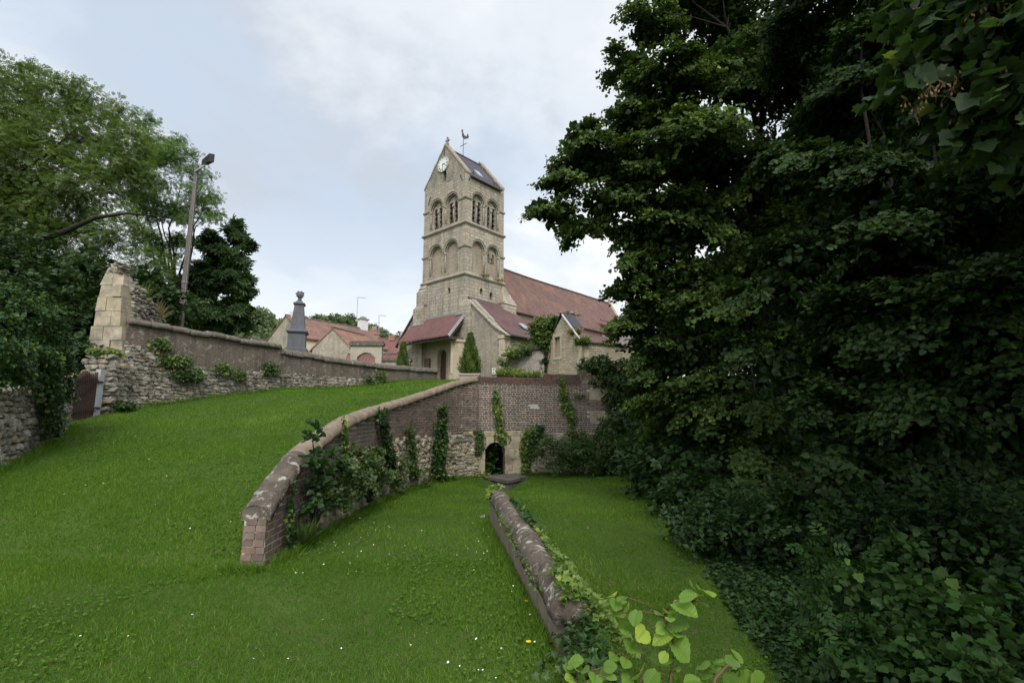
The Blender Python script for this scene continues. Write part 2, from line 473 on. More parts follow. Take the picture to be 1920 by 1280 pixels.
def mat_plain(name, col, rough=.6, spec=.3, metal=0.0):
    m = M_new(name); t = NT(m)
    n = t.noise(t.obj(), 6, 6, .65)
    t.out(t.mix(t.ramp(n, (.35, 0.0), (.7, .4)), col, tuple(c * .55 for c in col)), rough, t.bump(n, .1, .01), spec, metal); return m

M = dict(
    tower=mat_masonry('tower_ashlar', (.435, .378, .30), (.295, .258, .208), (.215, .19, .155), .52, .27, .02, .85, (.17, .155, .135), (.48, .37, .24), lichen=.5, ochre=.45, bump=1.0),
    gable=mat_rubble('gable_rubble', (.36, .31, .24), (.25, .22, .175), (.33, .29, .23), 3.4, 5.5, .7, (.15, .14, .12), .8, .3),
    ashlar=mat_masonry('pale_ashlar', (.52, .44, .32), (.46, .38, .27), (.36, .31, .23), .6, .3, .008, .35, (.24, .21, .17), (.54, .42, .26)),
    panel=mat_rubble('blind_arch_rubble', (.44, .355, .265), (.31, .255, .195), (.36, .30, .23), 5.5, 10, .35, bump=.6),
    aisle=mat_rubble('church_rubble', (.46, .395, .30), (.31, .27, .21), (.35, .305, .24), 4.6, 8.5, .6, (.20, .18, .15), 1.0, .25),
    mould=mat_noise('moulded_stone', (.32, .28, .22), (.22, .195, .15), 3, c3=(.22, .20, .15)),
    louvre=mat_noise('weathered_louvre', (.035, .032, .036), (.018, .017, .02), 6),
    black=mat_noise('dark_interior', (.012, .011, .010), (.02, .018, .016), 5),
    slate=mat_tiles('slate_roof', (.085, .082, .10), (.065, .06, .075), (.035, .033, .04), .24, .13, (.13, .10, .12), .35, (.11, .085, .10), bump=.3),
    redtile=mat_tiles('old_red_tile', (.20, .112, .094), (.14, .08, .068), (.085, .058, .058), .19, .11, (.21, .165, .13), .7, (.25, .14, .095)),
    aisletile=mat_tiles('brown_tile', (.145, .078, .073), (.105, .06, .058), (.06, .045, .047), .19, .11, (.15, .12, .105), .65, (.15, .08, .068)),
    porchtile=mat_tiles('porch_tile', (.19, .088, .078), (.145, .07, .064), (.075, .05, .048), .19, .11, (.16, .11, .095), .5, (.165, .08, .068)),
    verge=mat_noise('verge_mortar', (.46, .41, .35), (.30, .26, .22), 5, c3=(.2, .17, .15)),
    lead=mat_plain('lead_flashing', (.24, .24, .235), .7),
    iron=mat_plain('dark_iron', (.035, .033, .036), .55),
    rustpole=mat_plain('rusty_iron', (.14, .09, .08), .7),
    clock=mat_noise('clock_enamel', (.74, .75, .74), (.62, .64, .64), 1.5, .35, bump=.05),
    glass=mat_plain('skylight_glass', (.26, .29, .32), .3, .4),
    door=mat_noise('brown_door_paint', (.075, .038, .032), (.055, .028, .025), 5, .6),
    wood=mat_noise('old_timber', (.085, .07, .055), (.05, .04, .032), 6, .85),
    board=mat_noise('notice_board', (.18, .12, .075), (.12, .08, .055), 9, .7),
    plaster=mat_noise('porch_plaster', (.42, .34, .24), (.34, .27, .19), 2.2, c3=(.26, .215, .16)),
    stone_out=mat_masonry('outbuilding_stone', (.50, .43, .32), (.36, .30, .21), (.22, .185, .135), .27, .13, .012, .5, (.22, .19, .145), (.54, .42, .24), bump=1.0, wobble=.16, ochre=.4),
    pinkwall=mat_rubble('yard_rubble', (.40, .36, .31), (.30, .25, .22), (.42, .38, .33), 7, 11, .35, (.22, .2, .18), .5),
    brickcore=mat_noise('lime_mortar', (.52, .49, .43), (.42, .39, .34), 5, c3=(.24, .22, .19)),
    brick=mat_island('old_brick', [(.165, .108, .084), (.20, .135, .103), (.125, .092, .078), (.23, .16, .122), (.17, .122, .097)], stain=(.075, .066, .056), stainamt=.75, nscale=4, pale=(.20, .185, .17), moss=(.06, .066, .032), bump=.25),
    brickred=mat_island('red_capping_brick', [(.15, .078, .064), (.18, .095, .078), (.125, .07, .06)], stain=(.07, .058, .052), stainamt=.8),
    brickold=mat_island('crumbling_brick', [(.22, .12, .095), (.30, .20, .16), (.17, .11, .09), (.36, .30, .24)], stain=(.09, .075, .055), stainamt=.8, moss=(.07, .085, .03)),
    stones=mat_island('rubble_stone', [(.40, .34, .24), (.27, .23, .165), (.50, .44, .33), (.22, .195, .15), (.36, .29, .19), (.44, .40, .33)], stain=(.11, .10, .07), stainamt=.65, nscale=4, moss=(.07, .075, .03)),
    stonesgrey=mat_island('grey_rubble_stone', [(.33, .30, .245), (.22, .20, .165), (.42, .385, .325), (.30, .24, .165), (.18, .165, .14), (.36, .33, .28)], stain=(.07, .065, .05), stainamt=.8, nscale=4, moss=(.05, .058, .022)),
    blocks=mat_island('pale_stone_block', [(.44, .37, .25), (.48, .41, .29), (.38, .31, .21)], stain=(.20, .175, .13), stainamt=.6, nscale=2.5, moss=(.12, .11, .05)),
    ruin=mat_island('ruin_ashlar', [(.40, .34, .25), (.37, .30, .20), (.42, .37, .29)], stain=(.15, .135, .11), stainamt=.85, nscale=2.6, pale=(.50, .48, .43)),
    copetan=mat_noise('tan_coping', (.27, .205, .145), (.16, .125, .09), 4, c3=(.085, .075, .06), bump=.8),
    copelich=mat_noise('lichened_coping', (.135, .108, .082), (.062, .052, .041), 5, c3=(.42, .40, .34), amt3=.85, thr3=(.55, .64), bump=1.0),
    leftbrick=mat_masonry('weathered_wall_brick', (.135, .098, .08), (.085, .066, .058), (.19, .165, .135), .22, .075, .012, .8, (.062, .055, .047), (.20, .155, .105), lichen=.3, ochre=.6),
    copegrey=mat_noise('mossy_coping', (.145, .12, .095), (.085, .073, .058), 4, c3=(.36, .34, .29)),
    render=mat_noise('stained_render', (.25, .20, .15), (.18, .145, .11), 3, c3=(.10, .095, .06), streak=(.12, .105, .08)),
    concrete=mat_noise('dark_concrete', (.15, .135, .12), (.10, .088, .08), 2.5, c3=(.06, .055, .045), streak=(.065, .057, .05)),
    monument=mat_noise('grey_granite', (.125, .128, .14), (.10, .10, .115), 5, .75, streak=(.08, .08, .09)),
    cream=mat_noise('cream_render', (.62, .55, .41), (.54, .47, .35), 1.2),
    houserub=mat_rubble('house_rubble', (.44, .385, .30), (.32, .275, .215), (.40, .355, .285), 5.5, 7.5, .45, bump=.5),
    housetile=mat_tiles('house_tile', (.24, .13, .10), (.165, .096, .08), (.095, .062, .055), .34, .36, (.20, .15, .11), .5, (.30, .15, .10), True),
    orangetile=mat_tiles('orange_tile', (.32, .175, .125), (.25, .14, .105), (.16, .09, .07), .32, .34, (.28, .19, .14), .45, (.34, .19, .13), True),
    redpan=mat_tiles('red_pantile', (.215, .095, .082), (.17, .078, .07), (.09, .048, .044), .3, .34, (.18, .12, .10), .4, (.20, .09, .075), True),
    chimbrick=mat_masonry('chimney_brick', (.30, .10, .07), (.24, .08, .06), (.34, .28, .22), .22, .08, .012, .3),
    white=mat_plain('white_paint', (.62, .62, .60), .6),
    gateway=mat_noise('gateway_stone', (.42, .37, .30), (.34, .30, .24), 1.6, c3=(.24, .22, .18)),
    gatewood=mat_noise('brown_gate_paint', (.075, .042, .035), (.052, .03, .026), 4, .7),
    greypost=mat_noise('grey_post_paint', (.40, .40, .41), (.30, .30, .31), 3, .7),
    pole=mat_noise('weathered_pole', (.15, .125, .11), (.10, .085, .075), 4, .9, streak=(.19, .165, .15)),
    bark=mat_noise('dark_bark', (.026, .021, .017), (.014, .012, .010), 6, .95, bump=.8),
    twig=mat_noise('green_twig', (.13, .085, .05), (.09, .06, .035), 6, .8),
    earth=mat_noise('bare_earth', (.10, .075, .052), (.065, .048, .034), 5, .95),
    planter=mat_noise('pale_planter_stone', (.42, .35, .29), (.35, .29, .24), 2.5),
    petal=mat_plain('white_petal', (.82, .82, .80), .7),
    yellowp=mat_plain('yellow_petal', (.75, .52, .02), .7),
    samara=mat_leaf('tan_samara', (.17, .10, .05), (.34, .22, .12), .25),
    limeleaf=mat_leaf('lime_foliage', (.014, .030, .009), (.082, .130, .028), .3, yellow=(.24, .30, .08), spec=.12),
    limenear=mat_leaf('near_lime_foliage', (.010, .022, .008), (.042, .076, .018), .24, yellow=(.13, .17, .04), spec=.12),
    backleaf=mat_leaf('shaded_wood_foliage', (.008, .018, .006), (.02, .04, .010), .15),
    walnut=mat_leaf('walnut_foliage', (.034, .058, .014), (.125, .185, .050), .4, yellow=(.24, .25, .07)),
    lighttree=mat_leaf('light_tree_foliage', (.045, .085, .018), (.11, .19, .04), .4, yellow=(.22, .24, .06)),
    chestnut=mat_leaf('chestnut_foliage', (.018, .042, .012), (.062, .112, .030), .28, yellow=(.06, .08, .025)),
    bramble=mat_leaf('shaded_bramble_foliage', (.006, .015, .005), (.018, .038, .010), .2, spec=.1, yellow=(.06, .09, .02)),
    under=mat_leaf('understory_foliage', (.012, .028, .008), (.035, .065, .017), .25),
    ivyleaf=mat_leaf('ivy_foliage', (.012, .034, .010), (.050, .098, .022), .2, rough=.5, spec=.2, yellow=(.16, .22, .04)),
    ivylight=mat_leaf('pale_ivy_foliage', (.05, .10, .02), (.15, .22, .045), .3, yellow=(.38, .34, .05)),
    shrub=mat_leaf('shrub_foliage', (.032, .062, .015), (.08, .13, .034), .3, yellow=(.12, .15, .04)),
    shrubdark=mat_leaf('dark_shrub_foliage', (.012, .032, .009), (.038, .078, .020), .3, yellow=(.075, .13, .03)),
    hazelleaf=mat_leaf('hazel_foliage', (.10, .19, .032), (.22, .35, .06), .5, yellow=(.38, .44, .065), spec=.3),
    maple=mat_leaf('maple_foliage', (.012, .028, .010), (.05, .09, .026), .35, yellow=(.19, .24, .07)),
    seedling=mat_leaf('seedling_foliage', (.009, .024, .007), (.034, .074, .016), .35, yellow=(.10, .155, .03), spec=.12),
    cypress=mat_leaf('cypress_foliage', (.045, .085, .020), (.11, .155, .040), .25, yellow=(.21, .22, .06)),
    weeds=mat_leaf('weed_foliage', (.05, .09, .022), (.14, .19, .05), .35, yellow=(.30, .28, .09)),
    dryweed=mat_leaf('dry_weed', (.13, .11, .05), (.24, .20, .10), .3),
    wood_far=mat_leaf('hill_wood_foliage', (.06, .095, .042), (.14, .18, .08), .25),  # leaf colours paled to put distance haze into the far wood
    grass=mat_leaf('grass_blade', (.046, .102, .010), (.112, .202, .024), .42, tcol=(1.22, 1.33, .43), rough=.6, spec=.12, yellow=(.22, .27, .07)),
)
def mat_lawn():
    m = M_new('lawn_turf'); t = NT(m); ob = t.obj()
    n1 = t.noise(ob, .5, 6, .6); n2 = t.noise(ob, 6, 6, .65); n3 = t.noise(ob, 45, 3, .6)
    col = t.mix(t.ramp(n1, (.35, 0.0), (.65, 1.0)), (.044, .086, .012), (.080, .134, .022))
    col = t.mix(t.ramp(n2, (.5, 0.0), (.7, .6)), col, (.11, .105, .045))
    col = t.mix(.6, col, t.ramp(n3, (.3, .35), (.7, 1.0)), 'MULTIPLY')
    t.out(col, .95, t.bump(n3, .8, .04), .1); return m
M['lawn'] = mat_lawn()

# ------------------------------------------------------------------ paths shared by terrain and walls
class Path:
    """plan curve with height values interpolated along it"""
    def __init__(s, pts, step=.05, smooth=True):
        pts = np.array(pts, dtype=float); out = []
        n = len(pts)
        for i in range(n - 1):
            p0, p1, p2, p3 = pts[max(i - 1, 0)], pts[i], pts[i + 1], pts[min(i + 2, n - 1)]
            k = max(2, int(np.linalg.norm(p2[:2] - p1[:2]) / step))
            for j in range(k):
                u = j / k
                if smooth:
                    q = .5 * ((2 * p1) + (-p0 + p2) * u + (2 * p0 - 5 * p1 + 4 * p2 - p3) * u * u + (-p0 + 3 * p1 - 3 * p2 + p3) * u ** 3)
                else: q = p1 + (p2 - p1) * u
                out.append(q)
        out.append(pts[-1]); a = np.array(out)
        s.a = a; d = np.linalg.norm(np.diff(a[:, :2], axis=0), axis=1)
        s.s = np.concatenate([[0], np.cumsum(d)]); s.L = s.s[-1]
        g = np.gradient(a[:, :2], axis=0); s.t = g / np.linalg.norm(g, axis=1, keepdims=True)
    def at(s, q): return np.array([np.interp(q, s.s, s.a[:, k]) for k in range(s.a.shape[1])])
    def tan(s, q):
        v = np.array([np.interp(q, s.s, s.t[:, 0]), np.interp(q, s.s, s.t[:, 1])]); return v / np.linalg.norm(v)
    def dist(s, x, y):
        out = np.full(x.shape, 1e9)
        for p in s.a[::4]: out = np.minimum(out, (x - p[0]) ** 2 + (y - p[1]) ** 2)
        return np.sqrt(out)
# retaining wall: x, y, top of coping, top of the rubble base
RW = Path([(-2.95, 5.88, .66, -.3), (-2.98, 6.9, 1.21, .1), (-3.02, 8.85, 1.66, .85), (-3.02, 11.8, 1.99, 1.05), (-2.55, 14.6, 2.42, 1.1), (-1.85, 16.4, 2.85, 1.1), (-1.22, 17.2, 3.03, 1.08)])
RS = Path([(-1.22, 17.2, 3.04, 1.08), (3.7, 18.65, 3.04, 1.04)], smooth=False)
LW = Path([(-11.95, 14.9, 4.68, 3.9), (-11.1, 16.7, 4.60, 3.35), (-9.62, 20, 4.46, 3.38), (-7.1, 25, 4.36, 3.48), (-4.7, 30, 4.55, 3.6)])
FW = Path([(-8.0, 6.2, 1.9, 0), (-8.75, 8.5, 2.2, 0), (-10.1, 10.9, 2.5, 0), (-10.75, 11.8, 2.7, 0)])
SW = Path([(-.27, 8.5, .50, 0), (-.05, 7.0, .50, 0), (.2, 5.3, .47, 0), (.44, 3.72, .42, 0)])

def xr(y): return np.interp(y, RW.a[:, 1], RW.a[:, 0])
def z_low(x, y):
    base = np.where(y > 5.9, -.033 * (y - 5.9), 0.0)
    xs = np.interp(y, [-5, 3.0, 3.7, 8.5, 9.5, 12], [.9, .7, .5, -.25, -.2, .2])
    w = np.interp(y, [-5, 3.5, 8.4, 10, 15, 18], [.5, .12, .12, .8, 2.2, 3.0])
    k = np.clip((x - xs) / w + .5, 0, 1); k = k * k * (3 - 2 * k)
    z = base * (1 - k) + k * -.36
    z = z - .46 * np.exp(-((x + .25) / .62) ** 2 - ((y - 15.3) / 1.25) ** 2)
    bank = np.clip((y - 15.5) / 5.5, 0, 1) * np.clip((x - 4.2) / 2.5, 0, 1)
    z = z + 3.2 * bank * bank * (3 - 2 * bank)
    z = z + .5 * np.clip((x - 4.5) / 4, 0, 1)
    return z
YR = [5.3, 5.7, 5.95, 6.5, 7, 8, 8.7, 11.6, 14.3, 17.3, 20, 25, 30, 36, 45, 60]
ZR = [-.08, -.03, .02, .40, .62, .95, 1.18, 1.62, 2.05, 2.62, 3.05, 3.55, 3.9, 4.15, 4.3, 5.4]
YL = [3.0, 3.6, 4.5, 5.5, 6.0, 7.0, 8, 10, 12.5, 15, 16.7, 20, 25, 30, 36, 45, 60]
ZL = [-.06, .0, .06, .18, .27, .48, .72, 1.08, 1.42, 1.86, 2.24, 2.62, 3.2, 3.8, 4.15, 4.5, 6.0]
def xl(y): return np.interp(y, [5, 8.5, 11, 12.75, 14.9, 16.7, 20, 25, 30, 36], [-8, -8.75, -10.2, -11.4, -11.95, -11.1, -9.62, -7.1, -4.7, -4.2])
def z_up(x, y):
    a, b = np.interp(y, YL, ZL), np.interp(y, YR, ZR)
    l, r = xl(y), np.interp(y, [5.9, 17.2, 30], [-3, -1.2, 0])
    k = np.clip((x - l) / (r - l + 1e-6), 0, 1)
    z = a * (1 - k) + b * k
    # churchyard plateau behind the left wall
    p = np.clip((l - .25 - x) / .3, 0, 1) * np.clip((y - 15) / .5, 0, 1)
    z = z * (1 - p) + np.maximum(z, 4.15) * p
    # hill far behind
    h = 30 * np.exp(-((x + 108) / 45) ** 2) * np.clip((y - 75) / 90, 0, 1)
    h = np.maximum(h, 32 * np.exp(-((x + 80) / 50) ** 2) * np.clip((y - 110) / 100, 0, 1)); h = np.maximum(h, 30 * np.clip((y - 150) / 130, 0, 1) * np.exp(-((x + 30) / 80) ** 2))
    return z + h + .05 * np.sin(x * .9 + y * .5) * np.clip((y - 7) / 3, 0, 1) * (y < 40)
def grid(xs, ys, zf, keep=None):
    X, Y = np.meshgrid(xs, ys); Z = zf(X, Y)
    V = np.stack([X, Y, Z], -1).reshape(-1, 3); nx = len(xs)
    i = np.arange(len(ys) - 1)[:, None] * nx + np.arange(nx - 1)[None]
    q = np.stack([i, i + 1, i + nx + 1, i + nx], -1).reshape(-1, 4)
    if keep is not None:
        c = V[q].mean(1); q = q[keep(c[:, 0], c[:, 1])]
    return V, q
V, Q = grid(np.concatenate([np.arange(-60, -10, 5), np.arange(-10, 8, .18), np.arange(8, 61, 4)]), np.concatenate([np.arange(-60, -4, 6), np.arange(-4, 23, .2)]), z_low)
structure('lower_lawn', np_mesh('lower_lawn', V, Q, smooth=True), M['lawn'])
def keep_up(x, y):
    return (x < xr(np.clip(y, 5.9, 17.2)) - .02) | (y > 17.9 + .29 * np.clip(x + 1.2, 0, 5) - .3)
V, Q = grid(np.concatenate([np.arange(-300, -30, 12), np.arange(-30, -14, 2), np.arange(-14, 0, .2), np.arange(0, 20, 1.0), np.arange(20, 301, 20)]),
            np.concatenate([np.arange(3.0, 40, .25), np.arange(40, 80, 3), np.arange(80, 420, 12)]), z_up, keep_up)
structure('upper_ground', np_mesh('upper_ground', V, Q, smooth=True), M['lawn'])
V, Q = grid(np.linspace(-1500, 1500, 9), np.linspace(-1500, 1500, 9), lambda x, y: x * 0 - 1.6)
structure('ground', np_mesh('ground', V, Q), M['lawn'])

# ------------------------------------------------------------------ masonry generators
def stone_proto(seed):
    import bmesh
    bm = bmesh.new(); bmesh.ops.create_icosphere(bm, subdivisions=2, radius=1)
    V = np.array([v.co[:] for v in bm.verts]); T = np.array([[v.index for v in f.verts] for f in bm.faces]); bm.free()
    r = np.random.default_rng(seed)
    V = np.sign(V) * np.abs(V) ** r.uniform(.38, .6, 3)
    V /= np.abs(V).max(0)
    d = r.normal(size=(7, 3)); ph = r.random(7) * 6
    for k in range(7): V = V * (1 + .055 * np.sin(V @ d[k] * 2.4 + ph[k]))[:, None]
    for k in range(5):      # knock corners off along random planes
        n = nrm(r.normal(size=3) * np.array([1.3, .8, 1])); lim = r.uniform(.78, 1.05); over = np.maximum(V @ n - lim, 0); V = V - over[:, None] * n * .95
    V = V + r.normal(size=V.shape) * .03
    a = r.normal() * .08; V[:, 0] += a * V[:, 2]; V[:, 2] += r.normal() * .06 * V[:, 0]
    return V * .5, T
STONES = [stone_proto(i) for i in range(12)]
BRICKP = (np.array([(x, y, z) for z in (-.5, .5) for y in (-.5, .5) for x in (-.5, .5)]),
          np.array([(0, 2, 1), (1, 2, 3), (4, 5, 6), (5, 7, 6), (0, 1, 4), (1, 5, 4), (2, 6, 3), (3, 6, 7), (0, 4, 2), (2, 4, 6), (1, 3, 5), (3, 7, 5)]))
def rubble(path, side, off, zlo, zhi, hmin=.09, hmax=.17, lmin=.14, lmax=.36, depth=.16, s0=0, s1=None, skip=None, flat=1.0):
    """courses of real stones along a path; side +1 = right of the path direction"""
    s1 = path.L if s1 is None else s1
    rec = [[] for _ in STONES]
    zmin = min(zlo(q) for q in np.linspace(s0, s1, 30)) - .05; zmax = max(zhi(q) for q in np.linspace(s0, s1, 30))
    z = zmin
    while z < zmax:
        h = random.uniform(hmin, hmax); q = s0 - random.uniform(0, .2)
        while q < s1:
            l = (lmin + (lmax - lmin) * random.random() ** 1.8) * (h / hmax) ** .3; m = q + l / 2
            hs = h * random.choice((.85, 1.0, 1.0, 1.1, 1.2)); zz = z + h / 2 + random.uniform(-.018, .018)
            if s0 <= m <= s1 and zlo(m) - .12 < zz < zhi(m) + random.uniform(-.06, .03) and not (skip and skip(m, zz)):
                p = path.at(m); t = path.tan(m); n = np.array([t[1], -t[0]]) * side
                o = off - depth / 2 + random.uniform(-.035, .015)
                rec[random.randrange(12)].append(((p[0] + n[0] * o, p[1] + n[1] * o, zz), (n[0], n[1], random.uniform(-.06, .06)), (l * 1.06, depth * flat, hs * random.uniform(.95, 1.1))))
                if random.random() < .22: rec[random.randrange(12)].append(((p[0] + n[0] * (o - .01) + t[0] * l * .5, p[1] + n[1] * (o - .01) + t[1] * l * .5, zz + h * .45), (n[0], n[1], random.uniform(-.2, .2)), (l * .35, depth * .9, h * .5)))
            q += l * random.uniform(.93, 1.0)
        z += h * .93
    parts = []
    for st, rc in zip(STONES, rec):
        if rc:
            pos, ax, sc = (np.array(k) for k in zip(*rc))
            up = np.array([0, 0, 1.0]) + RNG.normal(size=(len(pos), 3)) * .06
            parts.append(inst(st, pos, ax, up, sc))
    return join(parts)
def bricks(path, side, off, zlo, zhi, s0=0, s1=None, h=.068, pitch=.078, ls=(.215, .105), depth=.1, skip=None, jit=.004, zbase=-.4):
    s1 = path.L if s1 is None else s1
    pos, ax, sc = [], [], []
    row = 0; z = zbase; zmax = max(zhi(q) for q in np.linspace(s0, s1, 40))
    while z < zmax:
        q = s0 + (0 if row % 2 == 0 else -.171 - .116) + random.gauss(0, .012); k = row % 2
        while q < s1:
            l = ls[k % 2]; k += 1; a, b = max(q, s0), min(q + l, s1); m = (a + b) / 2
            if b - a > .03 and zlo(m) < z + h / 2 and z + h < zhi(m) and not (skip and skip(m, z + h / 2)):
                p = path.at(m); t = path.tan(m); n = np.array([t[1], -t[0]]) * side
                o = off - depth / 2 + random.uniform(-.8, 1.2) * jit
                pos.append((p[0] + n[0] * o, p[1] + n[1] * o, z + h / 2 + random.gauss(0, .0015)))
                ax.append((n[0] + random.gauss(0, .01), n[1], random.gauss(0, .01))); sc.append((b - a, depth, h * random.uniform(.95, 1.03)))
            q += l + (.011 if h > .065 else .018)
        z += pitch; row += 1
    pos = np.array(pos)
    return inst(BRICKP, pos, np.array(ax), np.array([[0, 0, 1.0]] * len(pos)), np.array(sc))
def core(path, w0, w1, zlo, zhi, s0=0, s1=None, step=.25):
    s1 = path.L if s1 is None else s1
    m = MB(); prev = None; n = max(2, int((s1 - s0) / step))
    for i in range(n + 1):
        q = s0 + (s1 - s0) * i / n; p = path.at(q); t = path.tan(q); nn = np.array([t[1], -t[0]])
        a, b = p[:2] + nn * w0, p[:2] + nn * w1
        ring = [(*a, zlo(q)), (*b, zlo(q)), (*b, zhi(q)), (*a, zhi(q))]
        k = len(m.v); m.v += ring
        if prev is not None:
            for j in range(4): m.f.append((prev + j, prev + (j + 1) % 4, k + (j + 1) % 4, k + j))
        else: m.f.append((k, k + 1, k + 2, k + 3))
        prev = k
    m.f.append((prev + 3, prev + 2, prev + 1, prev)); return m
def coping(path, ztop, half, hgt, s0, s1, seg=.36, gap=.006, lip=.05, jit=.008):
    """half-round coping stones end to end"""
    m = MB(); n = max(1, round((s1 - s0) / seg)); prof = [(-half, 0), (-half, lip)]
    for j in range(1, 10):
        a = math.pi * j / 10; prof.append((-half * .97 * math.cos(a), lip + (hgt - lip) * math.sin(a)))
    prof += [(half, lip), (half, 0)]
    for i in range(n):
        a, b = s0 + (s1 - s0) * i / n + gap, s0 + (s1 - s0) * (i + 1) / n - gap
        dz = random.gauss(0, jit); dw = 1 + random.gauss(0, .02); dx = random.gauss(0, jit)
        rings = []
        for k, u in enumerate((0, .06, .28, .5, .72, .94, 1)):
            q = a + (b - a) * u; p = path.at(q); t = path.tan(q); nn = np.array([t[1], -t[0]]); sh = .95 if k in (0, 6) else 1.0
            zt = ztop(q) + dz; rings.append(len(m.v))
            for x, z in prof:
                rough = random.gauss(0, .006); x = x + rough * (x / half); z = z + (rough if z > lip else 0)
                c = p[:2] + nn * (x * dw * sh + dx); m.v.append((c[0], c[1], zt - hgt + z * sh))
        L = len(prof)
        for r0, r1 in zip(rings, rings[1:]):
            for j in range(L): m.f.append((r0 + j, r0 + (j + 1) % L, r1 + (j + 1) % L, r1 + j))
        m.f.append(tuple(rings[0] + j for j in reversed(range(L)))); m.f.append(tuple(rings[-1] + j for j in range(L)))
    return m

# ------------------------------------------------------------------ retaining wall (curved brick wall on a rubble base)
rw = thing('retaining_wall', 'curved brick retaining wall with rounded coping, rubble base and arched niche', 'wall', (-3.0, 5.88, 0))
COPE_H = .17
top1 = lambda q: RW.at(q)[2]
rub1 = lambda q: RW.at(q)[3]
gnd = lambda path, off=0: (lambda q: float(z_low(*(path.at(q)[:2]))) - .05)
gR = gnd(RW); gS = gnd(RS)
FACE = .13
core(RW, -.125, FACE - .007, lambda q: gR(q) - .4, lambda q: top1(q) - COPE_H).build('wall_core', M['brickcore'], rw)
V, T, t = bricks(RW, 1, FACE, lambda q: max(rub1(q), gR(q)), lambda q: top1(q) - COPE_H + .005, h=.063, ls=(.209, .099))
ends = [bricks(Path([(-2.95 + .13, 5.88 - .008, 0), (-2.95 - .13, 5.88 - .008, 0)], smooth=False), -1, .008, lambda q: -.1, lambda q: .56, ls=(.122, .122), depth=.05),
        bricks(RW, -1, .135, lambda q: float(z_up(*RW.at(q)[:2])) - .3, lambda q: top1(q) - COPE_H + .005, s1=6, depth=.06)]
V, T, t = join([(V, T, t)] + ends)
link('brickwork', np_mesh('brickwork', V, T), M['brick'], rw)
V, T, t = rubble(RW, 1, FACE + .05, gR, rub1, .08, .15, .14, .36)
link('rubble_base', np_mesh('rubble_base', V, T), M['stones'], rw)
kink = 1.05
coping(RW, top1, .175, COPE_H, -.04, kink, .26, .003, .05).build('coping', M['copelich'], rw, True, label='dark lichen-spotted coping near the end of the wall')
coping(RW, top1, .175, COPE_H, kink, RW.L - .1, .45, .004, .05, .003).build('coping', M['copetan'], rw, True, label='tan rounded coping')
# straight back stretch with the niche
NX0, NX1 = RS.L * 0, RS.L
def s_of(px, Y=17.5):   # distance along the straight stretch for a photo column
    best = min(np.linspace(0, RS.L, 400), key=lambda q: abs(960 + CAM_F * RS.at(q)[0] / (RS.at(q)[1] * _c) - px - .0)); return float(best)
sA, sB = s_of(876), s_of(975); sO0, sO1 = s_of(908), s_of(945)
s1020, s1085 = s_of(1022), s_of(1086)
top2 = lambda q: 3.03 if q < s1020 else (3.21 if q < s1085 else 3.38 - max(0, q - s1085 - .25) * .5)
in_niche = lambda q, z: sA - .02 < q < sB + .02 and z < 1.12
sB1, sB2 = s_of(1103), s_of(1140)
in_block = lambda q, z: sB1 < q < sB2 - .05 and (1.42 < z < 1.86 or 2.25 < z < 2.68)
holeS, hz0 = s_of(999), 2.02
in_hole = lambda q, z: abs(q - holeS) < .12 and abs(z - hz0) < .07
skp = lambda q, z: in_niche(q, z) or in_block(q, z) or in_hole(q, z)
V, T, t = bricks(RS, 1, FACE, lambda q: 1.06, lambda q: (2.84 if q < s1085 else top2(q) - .02), skip=skp, h=.061, ls=(.208, .098))
link('brickwork', np_mesh('brickwork', V, T), M['brick'], rw)
V, T, t = bricks(RS, 1, FACE + .025, lambda q: 2.82, lambda q: 3.04, s1=s1085, depth=.36, zbase=2.808, pitch=.0745)
V2, T2, t2 = bricks(RS, 1, FACE + .02, lambda q: 3.03, lambda q: 3.22, s0=s1020, s1=s1085, depth=.36, zbase=3.033)
V, T, t = join([(V, T, t), (V2, T2, t2)])
link('brick_capping', np_mesh('brick_capping', V, T), M['brickred'], rw)
V, T, t = rubble(RS, 1, FACE + .05, gS, lambda q: 1.08, .08, .17, .14, .36, skip=in_niche)
link('rubble_base', np_mesh('rubble_base', V, T), M['stones'], rw)
# core left and right of the niche opening and above it
for a, b, lo, hi in ((-.05, sO0, -1.0, 2.86), (sO1, RS.L, -.9, 2.86), (sO0, sO1, .84, 2.86)):
    core(RS, -.25, FACE - .007, lambda q, lo=lo: lo, lambda q, hi=hi: hi if q < s1085 else 3.1, a, b).build('wall_core', M['brickcore'], rw)
o = RS.at(0); tt = RS.tan(0)
FS = frame((o[0], o[1], 0), (tt[0], tt[1], 0), (tt[1], -tt[0], 0))
NC, NR, NS0, NSP = (sO0 + sO1) / 2, (sO1 - sO0) / 2, -.42, .42
m = MB()
# ashlar blocks of the niche surround, laid with open joints
rows = [(-.62, -.2), (-.19, .2), (.21, .56)]
for k, (z0, z1) in enumerate(rows):
    for a, b in ((sA, sO0), (sO1, sB)):
        cut = a + (b - a) * (.45 if k % 2 else .6)
        for x0, x1 in (((a, cut - .006), (cut + .006, b)) if k != 0 else ((a, b),)):
            m.fbox(FS, x0, x1, z0, z1, -.1, FACE + .02 + random.uniform(-.008, .012))
def voussoir(a0, a1, r1):
    p = []
    for j in range(5):
        th = R(a0 + (a1 - a0) * j / 4); p.append((NC - NR * math.cos(th), NSP + NR * math.sin(th)))
    return p
m.plate(FS, [(sA, .57)] + [(sO0, .57)] + [q for q in voussoir(24, 85, 0)] + [(NC - .02, .99), (sA, .99)], -.1, FACE + .02)
m.plate(FS, [(sB, .57), (sB, .99), (NC + .01, .99)] + [q for q in voussoir(88, 156, 0)] + [(sO1, .57)], -.1, FACE + .025)
